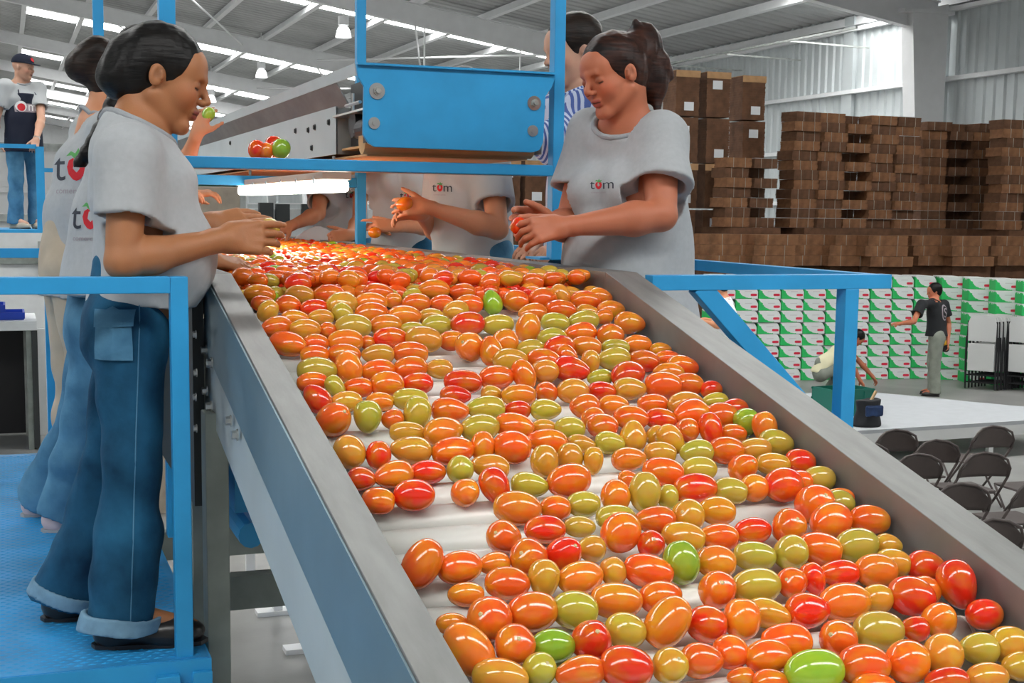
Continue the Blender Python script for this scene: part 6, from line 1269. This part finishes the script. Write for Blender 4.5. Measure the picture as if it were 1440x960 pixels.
def bundle_mesh(name, L, D, H, n, m, flap=None):
    mb = MB(); rr = random.Random(int(L*100+n))
    t = H/n
    for i in range(n):
        j = rr.uniform(-.006, .006); mb.box((-L/2+j, -D/2+rr.uniform(-.006, .006), i*t+.0015), (L/2+j, D/2, (i+1)*t-.0015))
    mb.box((-L/2+.012, -D/2+.012, 0.002), (L/2-.012, D/2-.01, H-.002))
    me = mb.mesh(name); me.materials.append(m); return me
def strap_mesh(L, D, H, x):
    mb = MB(); w = .005; mb.box((x-w, -D/2-.010, -.001), (x+w, -D/2-.004, H+.002)); me = mb.mesh('strap'); me.materials.append(M['tan_wall']); return me
def build_bundles():
    spec = {}
    def get(kind):
        if kind not in spec:
            L, D, H, n, mm = dict(a=(.62, .42, .169, 5, 'card'), b=(.42, .62, .169, 5, 'card_dark'), c=(.62, .42, .169, 6, 'card_dark'), t=(.46, .50, .785, 18, 'card_dark'), w=(.85, .5, .177, 5, 'card'), p=(1.45, 1.2, 2.30, 14, 'card_dark'), q=(.46, .5, 1.95, 12, 'card_dark'))[kind]
            spec[kind] = (bundle_mesh('cardboard_bundle', L, D, H, n, M[mm]), [strap_mesh(L, D, H, -L*.22), strap_mesh(L, D, H, L*.24)] if kind in 'abcw' else [], L, D, H)
        return spec[kind]
    def put(kind, P, rz, lab, grp, tilt=0.0, label=False, flap=False):
        me, st, L, D, H = get(kind)
        o = bpy.data.objects.new('cardboard_bundle', me); col.objects.link(o); o.location = P; o.rotation_euler = (0, tilt, rz)
        for s in st:
            q = bpy.data.objects.new('strap', s); col.objects.link(q); q.parent = o
        if label:
            mb = MB(); x = rb.uniform(-.16, .0); z = H*rb.choice((.12, .62)); mb.box((x, -D/2-.012, z), (x+.19, -D/2-.007, z+.15)); l = mb.build('paper_label', M['label'], o)
        if flap:
            mb = MB(); mb.box((-L/2-.01, -D/2-.012, H*.86), (L/2+.01, -D/2-.002, H+.002)); mb.box((-L/2-.01, -D/2-.01, H), (L/2+.01, D/2, H+.006)); mb.build('top_flap', M['card_light'], o)
        tag(o, lab, 'cardboard', grp); return o
    def stack(px0, px1, y, ztop, zbot, rz, nm, seed):
        H_ = .171; rs = random.Random(seed); pitch = .172; n = int((ztop-zbot)/pitch); x0 = at(px0, 300, y=y)[0]; x1 = at(px1, 300, y=y)[0]; W = x1-x0; c = V3((x0+x1)/2, y, 0); ca, sa = math.cos(rz), math.sin(rz)
        T = lambda u, v, z: (c[0]+u*ca-v*sa, c[1]+u*sa+v*ca, z)
        # supporting pile below (hidden behind the cartons for the most part)
        mb = MB(); 
        for i in range(9): mb.box((-W*.46, -.45, i*zbot/9+.002), (W*.46, .8, (i+1)*zbot/9-.004))
        mb.box((-W*.44, -.43, .003), (W*.44, .78, zbot-.006))
        o = mb.build('cardboard_pile', M['card_dark']); o.location = c; o.rotation_euler = (0, 0, rz); tag(o, 'lower pile of flattened cardboard under the %s' % nm, 'cardboard')
        nb = max(1, int(round(W/.62)))
        for i in range(n):
            z = zbot+i*pitch+.001; lvl = NTH[n-1-i] if n-1-i < 20 else 'low'; sway = rs.uniform(-.05, .05)
            for j in range(nb):
                u = -W/2+(j+.5)*W/nb+sway; v = rs.uniform(-.05, .04)
                kind = 'a' if (i+j) % 2 == 0 else 'c'
                if i % 2 == 1 and j == nb//2: v = .34; kind = 'c'  # set-back bundle takes the darker card, painting in the gap's shade
                s = W/nb/.64
                o = put(kind, T(u, v, z), rz+rs.uniform(-.09, .09), 'brown cardboard bundle, %s layer down, %s from left, %s' % (lvl, NTH[j], nm), 'flattened cardboard bundles in tall stacks', 0)
                o.scale = (s*.985, 1, 1)
            if rs.random() < .22:
                sl = MB(); sl.box((-.30, -.24, H_-.003), (.25, .2, H_+.001)) ; o2 = sl.build('slip_sheet', M['label'], o)
            if True:
                o = put('b', T(W/2-.18+sway, .56, z), rz+rs.uniform(-.05, .05), 'dark end bundle, %s layer down, right flank of %s' % (lvl, nm), 'flattened cardboard bundles in tall stacks')
    stack(1096, 1286, 21.6, 4.66, 2.45, .10, 'widest stack', 1)
    stack(1288, 1388, 22.4, 4.62, 2.45, -.05, 'stack before white column', 2)
    stack(1393, 1500, 21.2, 4.62, 2.45, .0, 'stack at right edge', 3)
    stack(1008, 1082, 21.2, 3.68, 2.45, .06, 'short stack at left', 4)
    # lower row on top of the hidden piles
    for k, (px, y, kind) in enumerate(((1020, 20.6, 'w'), (1078, 20.4, 'w'), (1130, 20.7, 'w'), (1186, 20.5, 'w'), (1240, 20.2, 'w'), (1300, 20.6, 'w'), (1356, 20.3, 'w'), (1415, 20.5, 'w'), (1470, 20.4, 'w'))):
        for lv in range(3):
            p = at(px+rb.uniform(-6, 6), 340, y=y+lv*.05); put(kind, (p[0], p[1], 1.80+lv*.18), rb.uniform(-.12, .12), 'wide loose cardboard bundle just above the carton wall, %s layer, %s from left' % (ORD[2-lv], NTH[k]), 'cardboard bundles just above the cartons')
        mb = MB(); mb.box((-.42, -.24, 0), (.42, .24, 1.79)); p = at(px, 340, y=y+.1); o = mb.build('cardboard_pile', M['card_dark']); o.location = (p[0], p[1], 0); tag(o, 'upright block of flat cardboard hidden under the loose bundles, %s from left' % NTH[k], 'cardboard')
    # tall upright bundles with paper labels
    names = 'tall upright cardboard bundles'
    k = 0
    for px, y in ((707, 22.6), (748, 22.6), (789, 22.6), (830, 22.4), (871, 22.3), (912, 22.2), (953, 22.0), (996, 22.0), (1046, 22.3)):
        zz = 1.96; p = at(px, 300, y=y); put('q', (p[0], p[1], .001), .0, 'foot bundle of upright cardboard under the %s tall column from left' % NTH[k], names)
        top = 5 if px > 900 else 2
        tops = {953: 4, 996: 4, 1046: 4}.get(px, 2)
        for lv in range(tops):
            if px in (996, 1046) and lv < 2 and False: continue
            put('t', (p[0]+rb.uniform(-.01, .01), p[1], zz+lv*.81), rb.uniform(-.03, .03), 'tall upright bundle of flat cartons, %s level, %s column from left' % (['lowest', 'second', 'third', 'highest'][lv], NTH[k]), names, 0, True, px > 900 and lv in (1, 3) or lv == tops-1)
        k += 1
build_bundles()

def build_stage():
    z = .40; s = empty('stage', (9, 13.3, 0)); tag(s, 'low pale grey stage board on short legs behind the folding chairs', 'stage'); s0 = Vector(s.location)
    pts = [(5.2, 11.95), (12.6, 12.28), (11.54, 13.15), (10.43, 14.90), (5.2, 14.75)]
    m = MB(); m.prism([(a, b, z-.04) for a, b in pts], (0, 0, .04)); o = m.build('board', M['stage'], None); o.data.transform(Matrix.Translation(-s0)); o.parent = s
    m = MB(); m.bar((5.2, 11.97, z-.10), (12.55, 12.30, z-.10), .03, .12); o = m.build('front_apron', M['chair_white'], None); o.data.transform(Matrix.Translation(-s0)); o.parent = s
    for i in range(8):
        for yy in (12.2, 14.5):
            x = 5.4+i*.7; m = MB(); m.box((x, yy, 0), (x+.06, yy+.06, z-.045)); o = m.build('leg', M['chair_white'], None); o.data.transform(Matrix.Translation(-s0)); o.parent = s
    # crate
    a = at(1100, 585, z=z); p = at(1130, 560, z=z); c = V3(at(1150, 575, z=z)); c = V3(9.02, 13.2, z)
    k = empty('plastic_crate', tuple(c), .10); tag(k, 'dark green ribbed plastic crate on the stage beside the blue post', 'crate'); W, D, H = .56, .40, .31
    m = MB()
    m.box((-W/2, -D/2, 0), (W/2, -D/2+.012, H)); m.build('side_wall', M['crate'], k); m = MB(); m.box((-W/2, D/2-.012, 0), (W/2, D/2, H)); m.build('side_wall', M['crate'], k)
    m = MB(); m.box((-W/2, -D/2+.012, 0), (-W/2+.012, D/2-.012, H)); m.build('end_wall', M['crate'], k); m = MB(); m.box((W/2-.012, -D/2+.012, 0), (W/2, D/2-.012, H)); m.build('end_wall', M['crate'], k); m = MB(); m.box((-W/2, -D/2, 0), (W/2, D/2, .01)); m.build('base', M['crate'], k)
    for yy in (-D/2-.012, D/2-.002):
        for zz in (.0, .17, .285):
            m = MB(); m.box((-W/2-.012, yy, zz), (W/2+.012, yy+.014, zz+.02)); m.build('rib', M['crate'], k)
        for xx in (-.28, -.14, 0, .14, .266):
            m = MB(); m.box((xx, yy+.002, 0), (xx+.014, yy+.012, H)); m.build('rib', M['crate'], k)
    # bag
    b = V3(at(1228, 601, z=z)); g = empty('tool_bag', (b[0], b[1]+.12, z)); tag(g, 'small navy and black cloth bag on the stage right of the blue post', 'bag'); g0 = Vector(g.location); c = V3(g0)
    v = Vol(c-V3(.3, .3, .06), c+V3(.3, .3, .45), .01); v.ec(c+V3(0, 0, .03), c+V3(0, 0, .24), (.17, .12), (.14, .09), V3(1, 0, 0), k=.02); v.ec(c+V3(0, 0, .20), c+V3(0, 0, .30), (.13, .08), (.15, .10), V3(1, 0, 0), k=.03)
    v.cut(c+V3(0, 0, .002), V3(0, 0, -1), .5); v.cut(c+V3(0, 0, .29), V3(0, 0, 1), .5); v.wrinkle(.008, 22, 2); me = v.mesh('sack'); me.transform(Matrix.Translation(-g0)); link('sack', me, M['black_cloth'], g)
    m = MB(); m.box((-.10, -.125, .12), (.12, -.10, .24)); m.build('front_pocket', M['bag'], g, bevel=.02); m = MB(); m.bar((.03, 0, .26), (.10, 0, .38), .03, .02); m.build('tool_handle', M['wood'], g)
build_stage()

def folding_chair():
    c = empty('folding_chair', (0, 0, 0)); m_ = M['chair_dark']; W = .45
    # curved back panel with rounded top corners
    bm = bmesh.new(); NU, NV = 14, 6; g = []
    for j in range(NV+1):
        v = j/NV; row = []
        for i in range(NU+1):
            u = i/NU*2-1; top = .205*(1-abs(u)**2.8*.55); z = .585+v*top; x = u*(W/2)*(1 if v < .5 else 1-.10*(v-.5)*2); y = -.30-.055*v+.045*(u*u)*-1+.045
            row.append((x, y, z))
        g.append(row)
    f0 = [[bm.verts.new(p) for p in r] for r in g]; f1 = [[bm.verts.new((p[0], p[1]+.012, p[2])) for p in r] for r in g]
    for j in range(NV):
        for i in range(NU):
            bm.faces.new((f0[j][i], f0[j][i+1], f0[j+1][i+1], f0[j+1][i])); bm.faces.new((f1[j][i+1], f1[j][i], f1[j+1][i], f1[j+1][i+1]))
    for i in range(NU): bm.faces.new((f0[0][i+1], f0[0][i], f1[0][i], f1[0][i+1])); bm.faces.new((f0[NV][i], f0[NV][i+1], f1[NV][i+1], f1[NV][i]))
    for j in range(NV): bm.faces.new((f0[j][0], f0[j+1][0], f1[j+1][0], f1[j][0])); bm.faces.new((f0[j+1][NU], f0[j][NU], f1[j][NU], f1[j+1][NU]))
    bmesh.ops.recalc_face_normals(bm, faces=bm.faces); me = bpy.data.meshes.new('backrest'); bm.to_mesh(me); bm.free(); link('backrest', me, m_, c, True)
    edge = [(-W/2, -.30, .585), (-W/2, -.33, .66), (-W*.41, -.350, .735), (-W*.25, -.325, .775), (0, -.31, .792), (W*.25, -.325, .775), (W*.41, -.350, .735), (W/2, -.33, .66), (W/2, -.30, .585)]
    MB().tube(edge, .011, 8).build('top_tube', m_, c, smooth=True)
    m = MB(); m.box((-.20, -.19, .43), (.20, .19, .45)); m.build('seat', m_, c, bevel=.008)
    for s in (-1, 1):
        MB().tube([(s*W/2, -.30, .585), (s*W/2, -.14, .38), (s*W/2, .21, .012)], .011, 8).build('leg', m_, c, smooth=True)
        MB().tube([(s*.205, .16, .435), (s*.205, -.02, .22), (s*.205, -.24, .012)], .010, 8).build('leg', m_, c, smooth=True)
        m = MB(); m.cyl((s*W/2, .205, 0), (s*W/2, .215, .02), .014, seg=10); m.build('foot_cap', M['black'], c)
    m = MB(); m.cyl((-.205, -.12, .125), (.205, -.12, .125), .008, seg=8); m.build('stretcher', m_, c); m = MB(); m.cyl((-W/2, .12, .10), (W/2, .12, .10), .008, seg=8); m.build('stretcher', m_, c)
    return c
def build_chairs():
    base = None; grp = 'brown folding chairs in rows'
    spots = [(7.39, 9.95, 'furthest back, just below the stage edge'), (8.40, 9.88, 'far right of the back row below the stage'), (6.72, 9.42, 'small, peeking over the steel rail near the blue post'), (7.40, 9.38, 'second row, behind the one at the rail'), (6.82, 8.86, 'cut off low by the steel rail, third from left'),
             (7.42, 8.76, 'large, in the middle of the group'), (7.98, 8.62, 'right of the large middle one, cut by the photo edge'), (6.40, 7.76, 'wide, lower middle against the rail'), (7.00, 7.70, 'lower right, cut by the photo edge'), (5.80, 6.76, 'lowest, half hidden by the steel rail'), (6.36, 6.72, 'lowest at the right edge of the photo')]
    for x, y, t in spots:
        if base is None: base = folding_chair(); c = base
        else: c = copy_tree(base)
        c.location = (x, y+.33, .0); c.rotation_euler = (0, 0, rb.uniform(-.10, .10)-.08); tag(c, 'dark brown folding chair '+t, 'chair', grp)
    # stack of folded white chairs
    f = empty('folded_chair', (0, 0, 0))
    for s in (-1, 1):
        MB().tube([(s*.215, -.02, .01), (s*.215, .0, .55), (s*.205, .015, .93)], .013, 6).build('leg', M['black'], f); MB().tube([(s*.235, .05, .01), (s*.235, .03, .50), (s*.225, .02, .72)], .013, 6).build('leg', M['black'], f)
    m = MB(); m.prism([(-.20, 0, .66), (.20, 0, .66), (.205, 0, .90), (.17, 0, .985), (.09, 0, 1.01), (-.09, 0, 1.01), (-.17, 0, .985), (-.205, 0, .90)], (0, .018, 0)); m.build('backrest', M['chair_white'], f); m = MB(); m.box((-.19, -.035, .26), (.19, -.015, .63)); m.build('seat', M['chair_white'], f, bevel=.006)
    for z in (.10, .20):
        m = MB(); m.cyl((-.21, -.015, z), (.21, -.015, z), .009, seg=6); m.build('stretcher', M['black'], f)
    p0 = V3(at(1378, 548, z=0)); sd = V3(.96, .28, 0)
    for i in range(14):
        c = f if i == 0 else copy_tree(f); k = i % 7; q = p0+sd*.088*k+(V3(.52, -.32, 0) if i > 6 else 0); c.location = (q[0], q[1], 0); c.rotation_euler = (rb.uniform(.02, .08), 0, -1.0+rb.uniform(-.05, .05))
        c.scale = (1.06, 1.0, 1.16)
        tag(c, 'folded white chair with black legs, %s in the %s leaning stack' % (NTH[k]+' from front', 'right' if i > 6 else 'left'), 'chair', 'folded white chairs leaning in a stack')
build_chairs()

# ------------------------------------------------------------------ machines and clutter at the left and under the beam
def box_thing(name, lo, hi, m, label, cat, parts=()):
    c = Vector(((lo[0]+hi[0])/2, (lo[1]+hi[1])/2, lo[2])); r = empty(name, c); tag(r, label, cat)
    def P(n, l, h, mm, bv=.004):
        b = MB(); b.box(Vector(l)-c, Vector(h)-c); b.build(n, mm, r, bevel=bv)
    P('body', lo, hi, m)
    for n, l, h, mm in parts: P(n, l, h, mm)
    return r
def clutter():
    # bench with blue trays
    y = 15.6; zt = at(20, 452, y=y)[2]; x1 = at(52, 450, y=y)[0]
    t = empty('packing_bench', (x1-1.2, y, 0)); tag(t, 'grey packing bench with a dark open underside at the far left', 'bench'); b0 = Vector(t.location)
    def T(n, l, h, m): 
        b = MB(); b.box(l, h); o = b.build(n, m, None, bevel=.004); o.data.transform(Matrix.Translation(-b0)); o.parent = t
    T('top', (x1-2.4, y, zt-.10), (x1, y+1.2, zt), M['panel_white']); T('back_panel', (x1-2.4, y+1.1, .02), (x1-.05, y+1.15, zt-.1), M['black']); T('side_panel', (x1-.06, y, .02), (x1, y+1.1, zt-.1), M['dark_shade_steel'])
    for xx in (x1-2.35, x1-.12): T('leg', (xx, y+.02, 0), (xx+.06, y+.08, zt-.1), M['leg'])
    for i, (a, b_, l) in enumerate(((-.55, .0, 'deep blue flat tray at the near end of the grey bench'), (-.75, .10, 'deep blue flat tray stacked askew on the other tray on the bench'))):
        q = empty('tray', (x1+a, y+.5, zt+i*.085)); tag(q, l, 'tray'); m = MB(); m.box((-.42, -.28, 0), (.42, .28, .012)); m.build('base', M['tray_blue'], q)
        for s in (-1, 1):
            m = MB(); m.box((-.42, s*.28-.01, .012), (.42, s*.28+.01, .08)); m.build('side_wall', M['tray_blue'], q)
            m = MB(); m.box((s*.42-.01, -.27, .012), (s*.42+.01, .27, .08)); m.build('end_wall', M['tray_blue'], q)
    p = at(52, 610, z=0); box_thing('panel_screen', (p[0]-.10, p[1]-.1, 0), (p[0]+.12, p[1]-.05, 1.25), M['panel_white'], 'narrow off-white panel standing beside the bench at the left', 'panel', [('frame_bar', (p[0]-.12, p[1]-.11, 0), (p[0]-.09, p[1]-.04, 1.3), M['galv'])])
    for px, py, l in ((22, 565, 'low dark metal box on the floor under the bench at left'), (28, 590, 'low grey metal box on the floor in front of the dark one')):
        p = at(px, py, z=0); box_thing('floor_box', (p[0]-.35, p[1], 0), (p[0]+.25, p[1]+.4, .16), M['galv'], l, 'box', [('lid', (p[0]-.37, p[1]-.02, .16), (p[0]+.27, p[1]+.42, .19), M['leg'])])
    # white sorting machines beyond
    box_thing('sorting_machine', (-3.5, 19, 0), (1.6, 22, 2.45), M['panel_white'], 'long off-white sorting machine behind the man in the apron', 'machine',
              [('top_rail', (-3.5, 18.95, 2.45), (1.6, 19.05, 2.55), M['galv']), ('door', (-1.2, 18.97, .3), (-.2, 19, 2.0), M['white_paint']), ('control_box', (.4, 18.9, 1.6), (.8, 19, 2.2), M['galv']), ('belt_strip', (-3.5, 18.96, 1.9), (1.6, 19, 2.0), M['leg'])])
    box_thing('storage_bin', (-4.0, 28, 0), (4.5, 31, 3.7), M['white_paint'], 'tall white bin block far off behind the curly-haired woman', 'machine', [('rim', (-4.0, 27.9, 3.7), (4.5, 28.0, 3.85), M['galv']), ('pipe', (-4, 27.9, 2.9), (4.5, 27.98, 3.0), M['white_paint'])])
    p = at(283, 262, y=12.0); q = at(338, 330, y=12.0); box_thing('tan_screen', (p[0]-1.0, 12.0, 0), (q[0], 12.06, p[2]), M['tan_wall'], 'tan board screen seen between the hands and the lamp', 'panel', [('edge_strip', (q[0], 11.99, 0), (q[0]+.05, 12.07, p[2]), M['galv'])])
    a = at(340, 300, y=26); b_ = at(520, 300, y=26); box_thing('washing_machine_line', (a[0], 26, 0), (b_[0]+1.5, 28, 2.66), M['panel_white'], 'off-white machine line in the distance under the glowing lamp', 'machine', [('foot_rail', (a[0], 25.9, 2.0), (b_[0]+1.5, 26, 2.1), M['blue'])])
    for x0, x1_, y0, y1_, l in ((364, 384, 285, 312, 'dark framed window opening in the distance, left one'), (388, 407, 287, 312, 'dark framed window opening in the distance, middle one'), (424, 446, 287, 308, 'dark framed window opening in the distance, right one')):
        p = at(x0, y1_, y=25.9); q = at(x1_, y0, y=25.9); box_thing('window_hatch', (p[0], 25.85, p[2]), (q[0], 25.98, q[2]), M['dark_shade_steel'], l, 'hatch', [('sill', (p[0]-.03, 25.8, p[2]-.08), (q[0]+.03, 25.99, p[2]), M['tan_wall'])])
    # plastic bag and dark cap lying at the far end of the table
    p = at(455, 337, y=7.3); g = V3(p); v = Vol(g-V3(.3, .3, .12), g+V3(.3, .3, .12), .012); v.el(g, V3(.13, .10, .045), k=.02); v.el(g+V3(-.09, 0, .01), V3(.06, .05, .03), k=.03); v.wrinkle(.012, 35, 4); me = v.mesh('plastic_bag'); o = link('plastic_bag', me, M['label'], None); tag(o, 'crumpled white plastic bag at the far end of the heap', 'bag')
    p = at(492, 338, y=7.25); g = V3(p); v = Vol(g-V3(.2, .2, .12), g+V3(.2, .2, .12), .012); v.el(g, V3(.085, .07, .045), k=.02); v.rc(g-V3(.06, 0, .02), g-V3(.12, 0, .03), .02, .01, k=.02); me = v.mesh('black_cap'); o = link('black_cap', me, M['black_cloth'], None); tag(o, 'black cloth cap lying at the far end of the heap', 'cap')
clutter()
